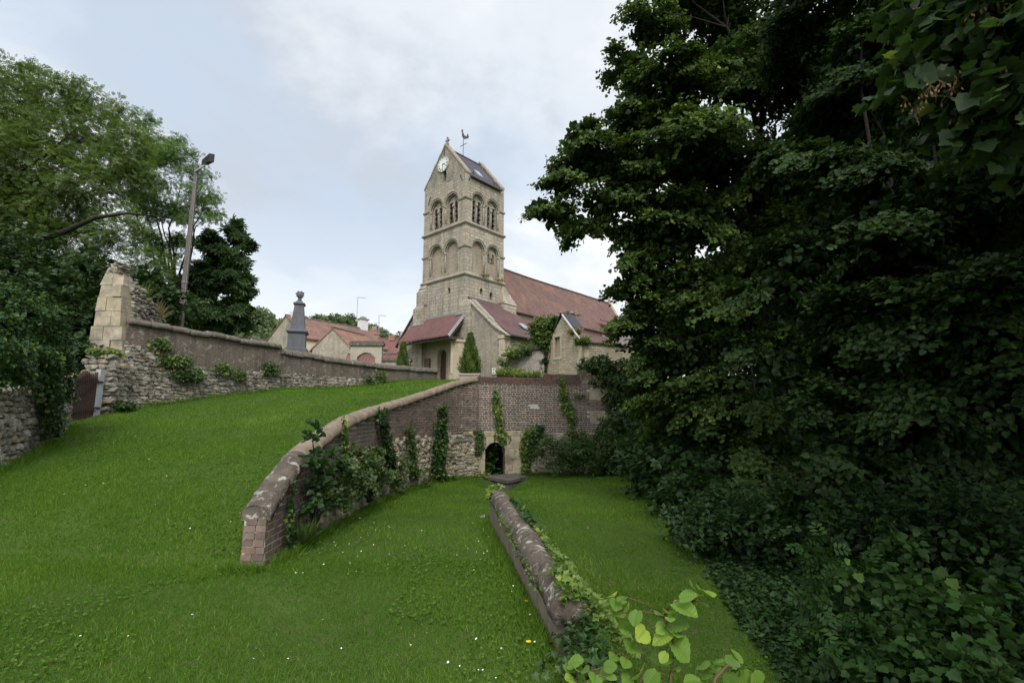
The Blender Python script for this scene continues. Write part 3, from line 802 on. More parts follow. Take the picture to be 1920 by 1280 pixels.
m.fbox(FS, sA, NC - .2, 1.0, 1.12, -.1, FACE + .03); m.fbox(FS, NC - .19, sB, 1.0, 1.13, -.1, FACE + .035)
m.build('niche_surround', M['blocks'], rw)
m = MB(); m.plate(FS, archloop(NC, -.75, NSP, NR + .02), -.85, -.8)
for sgn in (0, 1):
    x = sO0 - .02 if sgn == 0 else sO1 + .0
    m.fbox(FS, x, x + .02, -.75, NSP, -.8, -.1)
m.build('niche_recess', M['black'], rw)
m = MB()
for z0, z1, e in ((1.43, 1.85, 0), (2.26, 2.67, -.12)):
    m.fbox(FS, sB1 + .01, sB2 - .06 + e, z0, z1, -.05, FACE + .012)
m.build_each('stone_block', M['blocks'], rw)

# ------------------------------------------------------------------ ledge below the niche
lg = thing('stone_ledge', 'dark concrete ledge jutting out below the arched niche', 'ledge', (-.3, 16.9, -.4))
m = MB()
m.hexa([(-1.0, 17.0, -1.1), (-.1, 15.9, -1.25), (.42, 16.75, -1.1), (.1, 17.35, -1.1), (-1.0, 17.0, -.40), (-.1, 16.0, -.43), (.42, 16.78, -.40), (.1, 17.35, -.38)])
m.build('trough', M['concrete'], lg)
m = MB()
m.hexa([(-1.08, 17.0, -.40), (-.1, 15.93, -.43), (.5, 16.75, -.40), (.1, 17.36, -.38), (-1.08, 17.0, -.31), (-.1, 15.93, -.34), (.5, 16.75, -.31), (.1, 17.36, -.29)])
m.build('slab', M['concrete'], lg)

# ------------------------------------------------------------------ low wall on the right
sw = thing('garden_wall', 'low rendered wall with lichened rounded coping running down the lawn to a broken end', 'wall', (-.27, 8.5, 0))
topS = lambda q: SW.at(q)[2]
core(SW, -.105, .105, lambda q: -.6, lambda q: topS(q) - .19, 0, SW.L - .10).build('rendered_face', M['render'], sw)
coping(SW, topS, .132, .19, 0, SW.L, .40, .006, .05, .008).build('coping', M['copelich'], sw, True)
BP = Path([(.44, 3.72, 0), (.50, 3.25, 0), (.58, 2.7, 0)], smooth=False)
V, T, t = bricks(BP, 1, .11, lambda q: -.35, lambda q: .12 - q * .30 + random.uniform(-.06, .05), depth=.215, jit=.012, s1=.95)
link('broken_brickwork', np_mesh('broken_brickwork', V, T), M['brickold'], sw)
V, T, t = rubble(BP, 1, .10, lambda q: -.05 - q * .25, lambda q: .06 - q * .25, .04, .08, .06, .16, .17)
V2, T2, t2 = rubble(BP, 1, -.03, lambda q: .02 - q * .25, lambda q: .09 - q * .28, .03, .06, .05, .12, .12)
V, T, t = join([(V, T, t), (V2, T2, t2)])
link('fallen_rubble', np_mesh('fallen_rubble', V, T), M['brickold'], sw)
m = core(BP, -.11, .09, lambda q: -.6, lambda q: .0 - q * .26); m.build('wall_core', M['earth'], sw)

# ------------------------------------------------------------------ left boundary wall
lw = thing('boundary_wall', 'long weathered brick wall over rubble climbing beside the grass to the church', 'wall', (-11.95, 14.9, 1.8))
gL = lambda q: float(np.interp(LW.at(q)[1], YL, ZL)) - .1
sStep = float(np.interp(20.0, LW.a[:, 1], LW.s))
topL = lambda q: (float(np.interp(q, [0, sStep], [4.68, 4.60])) if q < sStep else LW.at(q)[2] - .02)
rubL = lambda q: LW.at(q)[3] if q < LW.L * .68 else -9
core(LW, -.2, .16, lambda q: gL(q) - .5, lambda q: topL(q) - .2).build('brickwork', M['leftbrick'], lw)
V, T, t = rubble(LW, 1, .23, gL, rubL, .07, .15, .09, .30, .15)
link('rubble_base', np_mesh('rubble_base', V, T), M['stonesgrey'], lw)
coping(LW, topL, .27, .22, 0, sStep - .02, .6, .006, .09, .012).build('coping', M['copegrey'], lw, True)
coping(LW, topL, .24, .27, sStep, LW.L, .55, .005, .06, .01).build('coping', M['copegrey'], lw, True)

# ruined end of the wall
ru = thing('ruined_pier', 'tall broken pale ashlar pier with rubble wall stump behind it', 'ruin', (-12.3, 14.9, 1.7))
m = MB()
z = 1.75; k = 0
lv = [1.75, 2.3, 2.85, 3.5, 3.95, 4.38, 4.85, 5.3, 5.68]
for a, b in zip(lv, lv[1:]):
    x0 = -12.80 + .03 * (k % 2) + .012 * max(0, k - 4); x1 = -11.74 - (.0 if k < 3 else .05 + .055 * (k - 3)) + random.uniform(-.035, .02) * (k > 2); x0 += random.uniform(-.02, .035) * (k > 2); j = random.uniform(-.03, .03)
    c = x0 + (x1 - x0) * (.62 if k % 2 else .4); e = .0 if k < 6 else .03
    m.hexa([(x0, 14.68 + j, a), (c - .004, 14.68 + j, a), (c - .004, 15.2, a), (x0, 15.2, a), (x0 + e, 14.69 + j, b - .01), (c - .004, 14.68 + j, b - .01), (c - .004, 15.2, b - .01), (x0 + e, 15.2, b - .01)])
    m.hexa([(c + .004, 14.68 - j, a), (x1, 14.68 - j, a), (x1, 15.2, a), (c + .004, 15.2, a), (c + .004, 14.68 - j, b - .012), (x1 - .03, 14.69 - j, b - .012), (x1 - .03, 15.2, b - .012), (c + .004, 15.2, b - .012)]); k += 1
m.hexa([(-12.74, 14.72, 5.68), (-12.36, 14.70, 5.68), (-12.36, 15.25, 5.68), (-12.74, 15.2, 5.68), (-12.62, 14.8, 6.22), (-12.36, 14.76, 6.42), (-12.36, 15.15, 6.40), (-12.58, 15.1, 6.2)])
m.hexa([(-12.35, 14.70, 5.68), (-12.02, 14.72, 5.68), (-12.04, 15.3, 5.68), (-12.35, 15.25, 5.68), (-12.35, 14.76, 6.40), (-12.14, 14.85, 6.05), (-12.16, 15.2, 6.0), (-12.35, 15.15, 6.36)])
m.build('ashlar', M['ruin'], ru)
RP2 = Path([(-12.0, 15.1, 0), (-12.3, 17.0, 0)], smooth=False)
V, T, t = rubble(RP2, 1, .1, lambda q: 4.4, lambda q: 5.9 - q * .42, .08, .15, .10, .28, .5)
RP = Path([(-12.62, 14.74, 0), (-12.1, 14.74, 0)], smooth=False)
V2, T2, t2 = rubble(RP, 1, .03, lambda q: 6.1, lambda q: 6.52 - abs(q - .27) * 1.6, .06, .1, .08, .2, .4)
V, T, t = join([(V, T, t), (V2, T2, t2)])
link('rubble_stump', np_mesh('rubble_stump', V, T), M['stonesgrey'], ru)

# gate pier, gate and near left wall
gp = thing('gate_pier', 'squat dry rubble gate pier at the foot of the ruin', 'pier', (-12.0, 14.2, 1.6))
GP = Path([(-12.35, 14.15, 0), (-11.55, 14.15, 0)], smooth=False); GP2 = Path([(-11.55, 14.15, 0), (-11.5, 14.75, 0)], smooth=False)
a = rubble(GP, 1, .1, lambda q: 1.5, lambda q: 3.45, .1, .2, .2, .48, .3); b = rubble(GP2, 1, .06, lambda q: 1.5, lambda q: 3.42, .1, .2, .2, .4, .3)
V, T, t = join([a, b]); link('stonework', np_mesh('stonework', V, T), M['stonesgrey'], gp)
m = MB(); m.box(-12.35, -11.55, 14.2, 14.75, 1.3, 3.3); m.build('core', M['brickcore'], gp)

gt = thing('garden_gate', 'brown slatted wooden gate hung on a grey post between the rubble walls', 'gate', (-11.6, 13.4, 1.55))
g0, g1 = Vector((-11.28, 12.3, 1.45)), Vector((-11.66, 13.85, 1.6)); gd = (g1 - g0)
m = MB()
for i in range(15):
    u = .02 + i * .063; p = g0 + gd * u; tz = 1.30 + .05 * math.sin(i * .9)
    m.bar(p + Vector((0, 0, .05)), p + Vector((0, 0, tz)), .075, .022, gd)
m.build('slats', M['gatewood'], gt)
m = MB(); back = Vector((-.035, -.006, 0))
for hgt in (.25, 1.08): m.bar(g0 + back + Vector((0, 0, hgt)), g0 + gd * .96 + back + Vector((0, 0, hgt)), .03, .09)
m.bar(g0 + back + Vector((0, 0, .28)), g0 + gd * .95 + back + Vector((0, 0, 1.05)), .028, .08)
m.build('rail', M['gatewood'], gt)
m = MB(); m.box(-11.74, -11.60, 13.80, 13.95, 1.3, 2.98); m.build('post', M['greypost'], gt)
m = MB()
for hz in (1.9, 2.62): m.bar((-11.58, 13.72, hz), (-11.58, 13.9, hz), .02, .05)
m.build_each('hinge', M['iron'], gt)

fw = thing('rubble_wall', 'shaded rubble wall half hidden under ivy at the left edge', 'wall', (-8.75, 8.5, .6))
gF = lambda q: float(z_up(np.array(FW.at(q)[0]) + .2, np.array(FW.at(q)[1]))) - .1
V, T, t = rubble(FW, 1, .2, gF, lambda q: FW.at(q)[2], .07, .16, .10, .32, .22)
link('stonework', np_mesh('stonework', V, T), M['stonesgrey'], fw)
core(FW, -.3, .1, lambda q: gF(q) - .5, lambda q: FW.at(q)[2] - .1).build('core', M['brickcore'], fw)
# ------------------------------------------------------------------ church (local frame: x east along the nave, y north, origin at the tower's south-west corner)
CA = R(41.5)
UX, UY = math.sin(CA), math.cos(CA)
CX, CY = -3.573, 36.0
def CH(u, v, z=0.0): return Vector((CX + u * UX - v * UY, CY + u * UY + v * UX, z))
ch = thing('church', 'Norman stone church with saddleback bell tower, clock and red tiled nave', 'church', (CX, CY, 0), math.atan2(UY, UX))
W, S = 5.2, 4.41
west = lambda c=0.0, d=0.0: frame((c, 0, 0), (0, 1, 0), (-1, 0, 0))
FWs = frame((0, 0, 0), (0, 1, 0), (-1, 0, 0)); FSo = frame((0, 0, 0), (1, 0, 0), (0, -1, 0))
FNo = frame((0, W, 0), (1, 0, 0), (0, 1, 0)); FEa = frame((S, 0, 0), (0, 1, 0), (1, 0, 0))
G0 = 3.2
rect = lambda a0, a1, b0, b1: [(a0, b0), (a1, b0), (a1, b1), (a0, b1)]
# lower stage
m = MB()
m.holed(FWs, rect(0, W, G0, 12.33), [archloop(2.36, 3.6, 6.18, .5), archloop(1.78, 11.02, 11.38, .15, 8)], 0, [.3, .45])
m.holed(FSo, rect(0, S, G0, 12.33), [archloop(1.78, 11.0, 11.35, .16, 8), archloop(2.88, 10.75, 11.2, .19, 8)], 0, .45)
m.quad(FNo(0, G0), FNo(S, G0), FNo(S, 12.33), FNo(0, 12.33)); m.quad(FEa(0, G0), FEa(W, G0), FEa(W, 12.33), FEa(0, 12.33))
m.quad((0, 0, 12.33), (S, 0, 12.33), (S, W, 12.33), (0, W, 12.33))
tower = m.build('tower', M['tower'], ch)
m = MB()
for F, a, z0, z1, w in ((FWs, 1.78, 10.9, 11.7, .3), (FSo, 1.78, 10.9, 11.7, .3), (FSo, 2.88, 10.6, 11.6, .35)):
    m.fbox(F, a - w, a + w, z0, z1, -.5, -.42)
m.build_each('slit_window', M['black'], ch)
# clasping thickening at the south-west corner and stepped north-west / south-east buttresses
m = MB()
m.box(-.12, .5, -.75, -.0, G0, 9.9); m.box(-.12, 0.002, 0, .62, G0, 9.9)
m.hexa([(-.12, -.75, 9.9), (.5, -.75, 9.9), (.5, .62, 9.9), (-.12, .62, 9.9), (0.0, -.05, 10.35), (.45, -.05, 10.35), (.45, .55, 10.35), (.0, .55, 10.35)])
m.build('buttress', M['tower'], ch)
m = MB()
for z0, z1, n, o_ in ((G0, 10.25, .52, .42), (10.33, 11.65, .30, .28)):
    m.box(-o_, .7, W - .75, W + n, z0, z1)
    m.hexa([(-o_, W - .75, z1), (.7, W - .75, z1), (.7, W + n, z1), (-o_, W + n, z1), (-o_ + .2, W - .75, z1 + .35), (.7, W - .75, z1 + .35), (.7, W + n - .25, z1 + .35), (-o_ + .2, W + n - .25, z1 + .35)])
m.hexa([(-.2, W - .7, 11.9), (.6, W - .7, 11.9), (.6, W + .15, 11.9), (-.2, W + .15, 11.9), (-.02, W - .7, 12.3), (.6, W - .7, 12.3), (.6, W + .02, 12.3), (-.02, W + .02, 12.3)])
m.build('buttress', M['tower'], ch)
m = MB()
m.box(S - .7, S + .9, -.55, .1, 9.0, 10.6)
m.hexa([(S - .75, -.6, 10.6), (S + .95, -.6, 10.6), (S + .95, .1, 10.6), (S - .75, .1, 10.6), (S - .3, -.05, 12.15), (S + .02, -.05, 12.15), (S + .02, .1, 12.15), (S - .3, .1, 12.15)])
m.build('buttress', M['tower'], ch)
# string courses
m = MB()
for z, p in ((12.33, .13), (16.45, .12)):
    for a, b, c, d in ((-p, S + p, -p, W + p),):
        m.hexa([(a + .08, c + .08, z - .12), (b - .08, c + .08, z - .12), (b - .08, d - .08, z - .12), (a + .08, d - .08, z - .12), (a, c, z), (b, c, z), (b, d, z), (a, d, z)])
        m.hexa([(a, c, z), (b, c, z), (b, d, z), (a, d, z), (a + .1, c + .1, z + .16), (b - .1, c + .1, z + .16), (b - .1, d - .1, z + .16), (a + .1, d - .1, z + .16)])
m.build_each('string_course', M['mould'], ch)
# arcaded stages
INS = .03
def stage(F, width, z0, z1, cs, ro, ri, sill, spring, lancets=None, twin=None):
    wall, mould, colon, dark, louv, pan = MB(), MB(), MB(), MB(), MB(), MB()
    wall.holed(F, rect(INS, width - INS, z0, z1), [archloop(c, sill, spring, ro - .1, 14) for c in cs], -INS, .16)
    for ci, c in enumerate(cs):
        holes2 = archloop(c, sill, spring, ri, 14)
        wall.holed(F, archloop(c, sill, spring, ro - .1, 14), [holes2], -INS - .16, .13)
        holes = []
        if lancets:
            for lx in lancets[ci]: holes.append(archloop(lx, lancets[2][0], lancets[2][1], lancets[3], 8))
        if twin is not None and ci == twin[0]:
            for lx in twin[1]: holes.append(archloop(lx, twin[2], twin[3], twin[4], 8))
        (wall if lancets else pan).holed(F, archloop(c, sill, spring, ri, 14), holes, -INS - .29, .3)
        # hood mould and roll
        mould.arc(F, c, spring, ro + .015, -INS, .055); mould.arc(F, c, spring, ro - .12, -INS - .05, .05); mould.arc(F, c, spring, ri + .03, -INS - .16, .045)
        for sx in (-1, 1):
            x = c + sx * (ri + (ro - .1 - ri) * .5)
            colon.tube([F(x, sill + .02, -INS - .09), F(x, spring - .22, -INS - .09)], .065, 8)
            colon.tube([F(x, sill, -INS - .09), F(x, sill + .14, -INS - .09)], [.10, .075], 8)
            colon.tube([F(x, spring - .26, -INS - .09), F(x, spring - .04, -INS - .09)], [.068, .115], 8)
        if lancets or (twin is not None and ci == twin[0]):
            L = lancets[ci] if lancets else twin[1]
            zb, zt = (lancets[2][0], lancets[2][1]) if lancets else (twin[2], twin[3])
            x = (L[0] + L[1]) / 2
            colon.tube([F(x, zb, -INS - .26), F(x, zt - .32, -INS - .26)], .05, 8)
            colon.tube([F(x, zt - .34, -INS - .26), F(x, zt - .06, -INS - .26)], [.06, .14], 8)
            for lx in L:
                r_ = lancets[3] if lancets else twin[4]
                dark.fbox(F, lx - r_ - .05, lx + r_ + .05, zb - .05, zt + r_ + .05, -INS - .9, -INS - .86)
                if lancets:
                    for k in range(4):
                        zl = zb + .1 + k * .43
                        p = [F(lx - r_, zl, -INS - .36), F(lx + r_, zl, -INS - .36), F(lx + r_, zl + .34, -INS - .6), F(lx - r_, zl + .34, -INS - .6)]
                        louv.hexa([*p, *[q + Vector((0, 0, .03)) for q in p]])
    # impost band between arches
    edges = [INS] + [e for c in sorted(cs) for e in (c - ro + .0, c + ro - .0)] + [width - INS]
    for a, b in zip(edges[::2], edges[1::2]):
        a2, b2 = (a - (.05 if a == INS else -.0) - .06, b + (.05 if b == width - INS else 0) + .06)
        mould.fbox(F, a2, b2, spring - .02, spring + .09, -INS - .2, .05)
        mould.fbox(F, a2 + .03, b2 - .03, spring - .08, spring - .02, -INS - .2, .02)
    return wall, mould, colon, dark, louv, pan
acc = [MB() for _ in range(6)]
def merge(parts):
    for a, b in zip(acc, parts): a.add(b.v, b.f)
ow = [(3.95, 3.31), (2.08, 1.44)]; osn = [(1.14, 1.74), (2.80, 3.40)]
merge(stage(FWs, W, 16.55, 20.37, (3.60, 1.73), .93, .68, 16.72, 18.48, [ow[0], ow[1], (16.95, 18.45), .235]))
merge(stage(FSo, S, 16.55, 20.37, (1.40, 3.06), .83, .61, 16.62, 18.50, [osn[0], osn[1], (16.75, 18.5), .20]))
merge(stage(FWs, W, 12.45, 16.40, (3.54, 1.67), .93, .68, 12.68, 14.55, None))
merge(stage(FSo, S, 12.45, 16.40, (1.46, 3.12), .83, .61, 12.68, 14.58, None, (1, (2.82, 3.36), 13.85, 14.52, .17)))
for nm, b, mt in zip(('arcade_wall', 'arch_moulding', 'colonnette', 'belfry_opening', 'louvre', 'blind_arch_panel'), acc, ('tower', 'mould', 'mould', 'black', 'louvre', 'panel')):
    (b.build_each if nm in ('colonnette', 'arch_moulding', 'belfry_opening', 'louvre', 'blind_arch_panel') else b.build)(nm, M[mt], ch, nm == 'colonnette')
m = MB()
for z0, z1 in ((12.45, 16.40), (16.55, 20.37)):
    m.quad((S - INS, INS, z0), (S - INS, W - INS, z0), (S - INS, W - INS, z1), (S - INS, INS, z1))
    m.quad((INS, W - INS, z0), (S - INS, W - INS, z0), (S - INS, W - INS, z1), (INS, W - INS, z1))
m.build('arcade_wall', M['tower'], ch)
# saddleback roof between two gables
APX = 23.93; MID = W / 2
def gable(x0, x1, hole):
    F = frame((x0, 0, 0), (0, 1, 0), (-1, 0, 0)); m = MB()
    tri = [(0.03, 20.37), (W - .03, 20.37), (W - .03, 20.75), (MID, APX - .12), (.03, 20.75)]
    m.holed(F, tri, [rect(2.42, 2.82, 20.62, 21.5)] if hole else [], 0, .4)
    m.add([F(a, b, -(x1 - x0)) for a, b in tri], ((0, 1, 2, 3, 4),))
    n = len(tri)
    for i in range(n):
        a, b = tri[i], tri[(i + 1) % n]; m.quad(F(*a, 0), F(*b, 0), F(*b, -(x1 - x0)), F(*a, -(x1 - x0)))
    return m
g = gable(.03, .45, True).build('gable', M['gable'], ch)
gable(S - .45, S - .03, False).build('gable', M['tower'], ch)
m = MB(); m.box(.38, .43, 2.25, 3.0, 20.5, 21.6); m.build('belfry_opening', M['black'], ch)
m = MB()
for x0, x1 in ((-.02, .5), (S - .5, S + .02)):
    for sgn in (-1, 1):
        e0 = (MID + sgn * (MID + .02)); e1 = MID
        n = 9
        for k in range(n):
            a, b = k / n, (k + 1) / n - .008
            ya, yb = e0 + (e1 - e0) * a, e0 + (e1 - e0) * b
            za, zb = 20.72 + (APX - 20.72) * a, 20.72 + (APX - 20.72) * b; j = random.uniform(-.015, .02)
            m.hexa([(x0, ya, za - .16), (x1, ya, za - .16), (x1, yb, zb - .16), (x0, yb, zb - .16), (x0 - j, ya, za + .02 + j), (x1, ya, za + .02 + j), (x1, yb, zb + .02 + j), (x0 - j, yb, zb + .02 + j)])
m.build_each('gable_coping', M['mould'], ch)
m = MB()
for sgn in (-1, 1):
    ye, yr = MID + sgn * (MID + .12), MID
    m.hexa([(.45, ye, 20.28), (S - .45, ye, 20.28), (S - .45, yr, APX - .42), (.45, yr, APX - .42), (.45, ye, 20.36), (S - .45, ye, 20.36), (S - .45, yr, APX - .32), (.45, yr, APX - .32)])
tr = m.build('tower_roof', M['slate'], ch)
m = MB(); m.box(.5, S - .5, MID - .07, MID + .07, APX - .36, APX - .26); m.build('ridge', M['iron'], tr)
slope = (APX - .32 - 20.36) / (MID + .12)
def on_roof(x, d, up=0.0): return Vector((x, -.12 + d, 20.36 + slope * d + up))
m = MB()
m.hexa([on_roof(1.75, .62, .02), on_roof(2.35, .62, .02), on_roof(2.35, 1.12, .02), on_roof(1.75, 1.12, .02), on_roof(1.75, .62, .1), on_roof(2.35, .62, .1), on_roof(2.35, 1.12, .1), on_roof(1.75, 1.12, .1)])
m.build('skylight', M['glass'], tr)
m = MB()
for x in (1.0, 3.4): m.bar(on_roof(x, .3, .02), on_roof(x, .42, .22), .06, .06)
m.bar((.45, -.16, 20.30), (S - .45, -.16, 20.30), .1, .09)
m.build_each('gutter', M['iron'], tr)
# clock
CKV, CKZ, CKR = 2.80, 22.15, .64
FC = frame((0, CKV, CKZ), (0, 1, 0), (-1, 0, 0))
FCk = lambda a, b, c=0.0: Vector((-c, CKV - a, CKZ + b))   # a to the viewer's right
m = MB(); n = 36
m.tube([FCk(0, 0, -.03), FCk(0, 0, .05)], CKR, n)
ck = m.build('clock', M['clock'], ch)
m = MB(); m.tube([FCk(CKR * math.cos(2 * math.pi * i / n), CKR * math.sin(2 * math.pi * i / n), .05) for i in range(n + 1)], .03, 6, False); m.build('rim', M['verge'], ck)
m = MB()
def stroke(a0, b0, a1, b1, w):
    d = Vector((a1 - a0, b1 - b0)); L = d.length; d /= L; p = Vector((-d.y, d.x)) * w / 2
    pts = [(a0 - p.x, b0 - p.y), (a0 + p.x, b0 + p.y), (a1 + p.x, b1 + p.y), (a1 - p.x, b1 - p.y)]
    m.hexa([FCk(*q, .052) for q in pts] + [FCk(*q, .06) for q in pts])
ROM = ['XII', 'I', 'II', 'III', 'IIII', 'V', 'VI', 'VII', 'VIII', 'IX', 'X', 'XI']
for hnum, txt in enumerate(ROM):
    th = 2 * math.pi * hnum / 12; ur = (math.sin(th), math.cos(th)); ut = (ur[1], -ur[0])
    cw = {'I': .034, 'V': .07, 'X': .075}; tot = sum(cw[c] for c in txt); x = -tot / 2
    q = lambda t_, r_: (ur[0] * r_ + ut[0] * t_, ur[1] * r_ + ut[1] * t_)
    r0, r1 = .43, .57; m = MB()
    for c in txt:
        w = cw[c]; xm = x + w / 2
        if c == 'I': stroke(*q(xm, r0), *q(xm, r1), .02)
        elif c == 'V': stroke(*q(xm - .026, r1), *q(xm, r0), .02); stroke(*q(xm + .026, r1), *q(xm, r0), .012)
        else: stroke(*q(xm - .026, r1), *q(xm + .026, r0), .02); stroke(*q(xm + .026, r1), *q(xm - .026, r0), .012)
        x += w
    m.build('numeral', M['iron'], ck)
def hand(ang, length, w, tail):
    global m
    m = MB(); th = R(ang); d = (math.sin(th), math.cos(th)); p = (d[1], -d[0])
    pts = [(-d[0] * tail - p[0] * w * .4, -d[1] * tail - p[1] * w * .4), (d[0] * length * .7 - p[0] * w, d[1] * length * .7 - p[1] * w), (d[0] * length, d[1] * length), (d[0] * length * .7 + p[0] * w, d[1] * length * .7 + p[1] * w), (-d[0] * tail + p[0] * w * .4, -d[1] * tail + p[1] * w * .4)]
    m.plate(FCk, pts, .066, .078); m.build('hand', M['iron'], ck)
hand(103, .36, .035, .08); hand(190, .52, .022, .12)
# finial cross and weathercock
m = MB()
m.box(.12, .34, MID - .1, MID + .1, APX - .05, APX + .12); m.box(.17, .29, MID - .06, MID + .06, APX + .1, APX + .58)
m.box(.165, .295, MID - .17, MID + .17, APX + .3, APX + .43); m.lathe((.23, MID, APX + .58), [(.04, -.04), (.09, .02), (.07, .09), (.02, .12)], 8)
for dy in (-.17, .17): m.lathe((.23, MID + dy, APX + .365), [(.03, -.08), (.085, -.03), (.085, .03), (.03, .08)], 8)
m.build('finial_cross', M['mould'], ch)
m = MB(); XP = 2.0
m.tube([(XP, MID, APX - .4), (XP, MID, 25.2)], .028, 6)
m.bar((XP - .0, MID - .42, 24.68), (XP + .0, MID + .42, 24.68), .04, .04)
wc = m.build('weathervane', M['rustpole'], ch)
m = MB(); FK = lambda a, b, c=0.0: Vector((XP + a * .62, MID - a * .78, 25.2 + b)) + Vector((.78, .62, 0)) * c
cockpts = [(-.1, .93), (-.04, .86), (-.05, .72), (.02, .55), (.1, .38), (.25, .26), (.36, .3), (.40, .5), (.5, .44), (.56, .2), (.46, .05), (.4, .1), (.25, .04), (.05, .02), (-.06, .12), (-.16, .34), (-.14, .6), (-.19, .74), (-.25, .78), (-.17, .84), (-.18, .9)]
m.plate(FK, [(a * .85, b) for a, b in cockpts], -.03, .03); m.build('cockerel', M['iron'], wc)
# iron tie bars on the tower
m = MB()
for F, a0, b0, a1, b1 in ((FWs, .42, 20.0, .72, 20.55), (FSo, .25, 19.95, .42, 20.3), (FWs, 4.55, 19.1, 4.35, 19.8), (FWs, MID + .1, 22.95, MID + .1, 23.5)):
    m.bar(F(a0, b0, .03), F(a1, b1, .03), .05, .04)
m.build_each('tie_bar', M['iron'], ch)

# nave
NR0, NR1, NRZ, NEZ = S, 26.1, 14.82, 10.35
NS_, NN_ = -.12, W + .12
m = MB()
m.quad((S, 0, G0), (26, 0, G0), (26, 0, 10.45), (S, 0, 10.45)); m.quad((S, W, G0), (26, W, G0), (26, W, 10.45), (S, W, 10.45))
m.add([(26, 0, G0), (26, W, G0), (26, W, 10.45), (26, MID, 14.9), (26, 0, 10.45)], ((0, 1, 2, 3, 4),))
m.add([(25.6, -.1, 10.3), (25.6, W + .1, 10.3), (25.6, MID, 15.05), (26.1, -.1, 10.3), (26.1, W + .1, 10.3), (26.1, MID, 15.05)], ((0, 1, 2), (3, 5, 4), (0, 2, 5, 3), (1, 4, 5, 2)))
m.build('nave_wall', M['plaster'], ch)
def sag_roof(x0, x1, e, r, zr, n=14, th=.1, s=.10):
    m = MB(); rows = []
    for i in range(n + 1):
        u = i / n; x = x0 + (x1 - x0) * u; sg = -s * math.sin(math.pi * u) * (1 + .4 * math.sin(7 * u))
        rows.append([(x, e[0], e[1] + sg * .4), (x, (e[0] + r) / 2, (e[1] + zr) / 2 + sg - .06), (x, r, zr + sg), (x, r, zr + sg - th), (x, e[0], e[1] - th + sg * .4)])
    for a, b in zip(rows, rows[1:]):
        k = len(m.v); m.v += a + b
        for j in range(5): m.f.append((k + j, k + (j + 1) % 5, k + 5 + (j + 1) % 5, k + 5 + j))
    m.add(rows[0], ((0, 1, 2, 3, 4),)); m.add(rows[-1], ((4, 3, 2, 1, 0),)); return m
sag_roof(S, 25.7, (NS_ - .12, NEZ - .1), MID, NRZ).build('nave_roof', M['redtile'], ch)
sag_roof(S, 25.7, (NN_ + .12, NEZ - .1), MID, NRZ).build('nave_roof', M['redtile'], ch)
m = MB(); m.tube([(S + .1 + (25.6 - S) * i / 14, MID, NRZ + .03 - .10 * math.sin(math.pi * i / 14) * (1 + .4 * math.sin(.5 * i))) for i in range(15)], .11, 6); m.build('ridge_tiles', M['copegrey'], ch)
m = MB(); m.box(S + .6, 25.6, -.28, -.16, 10.16, 10.26); m.build('eaves_board', M['wood'], ch)
m = MB(); m.box(25.7, 26.0, MID - .12, MID + .12, 14.95, 15.3); m.box(25.78, 25.92, MID - .07, MID + .07, 15.3, 16.2); m.box(25.78, 25.92, MID - .32, MID + .32, 15.75, 15.9); m.build('finial_cross', M['mould'], ch)
# south aisle with lean-to roof
AW, AEZ, ATZ = -3.95, 7.25, 10.25
m = MB()
F0 = FWs
m.plate(F0, [(-.7, G0), (-.7, 10.25), (AW, 7.35), (AW, G0)], -.5, -.06)
m.quad((0.06, AW, G0), (19.4, AW, G0), (19.4, AW, 7.2), (0.06, AW, 7.2))
m.quad((19.4, AW, G0), (19.4, 0, G0), (19.4, 0, 10.2), (19.4, AW, 7.2))
m.build('aisle_wall', M['aisle'], ch)
m = MB(); m.box(.05, .75, AW - .02, AW + .35, G0, 7.1); m.fbox(FWs, AW - .02, AW + .42, G0, 7.1, -.4, -.03); m.box(-.02, .6, AW - .12, AW + .5, 6.95, 7.2); m.build('quoins', M['ashlar'], ch)
m = MB(); ax0, ax1, n = .35, 19.5, 12
rows = []
for i in range(n + 1):
    x = ax0 + (ax1 - ax0) * i / n
    zt = (10.64 if x < S else 10.64 - min(1, (x - S) / 1.6) * .75) - .05 * math.sin(i); yt = 0.0
    rows.append([(x, AW - .45, AEZ - .05), (x, AW + .8, AEZ + .85 - .04 * math.sin(i * 1.3)), (x, yt, zt), (x, yt, zt - .12), (x, AW - .45, AEZ - .15)])
for a, b in zip(rows, rows[1:]):
    k = len(m.v); m.v += a + b
    for j in range(5): m.f.append((k + j, k + (j + 1) % 5, k + 5 + (j + 1) % 5, k + 5 + j))
m.add(rows[0], ((0, 1, 2, 3, 4),)); m.add(rows[-1], ((4, 3, 2, 1, 0),))
ar = m.build('aisle_roof', M['aisletile'], ch)
m = MB()
for k in range(14):
    a, b = k / 14, (k + 1) / 14 - .01
    y0, y1 = -.55 + (AW - .42 + .55) * a, -.55 + (AW - .42 + .55) * b
    zz = lambda y: 10.62 + (y) * .86 if y > -3.2 else 10.62 - 3.2 * .86 + (y + 3.2) * .6
    j = random.uniform(0, .05)
    m.hexa([(-.08, y0, zz(y0) - .08), (.38, y0, zz(y0) - .08), (.38, y1, zz(y1) - .08), (-.08, y1, zz(y1) - .08), (-.08, y0, zz(y0) + .03 + j), (.10, y0, zz(y0) + .05 + j), (.10, y1, zz(y1) + .05 + j), (-.08, y1, zz(y1) + .03 + j)])
m.build('verge', M['verge'], ar)
def aroof(x, y): return Vector((x, y, 10.64 + (y) * (10.64 - 8.1) / 3.15 + .1)) if y > -3.15 else Vector((x, y, 8.1 + (y + 3.15) * .72 + .1))
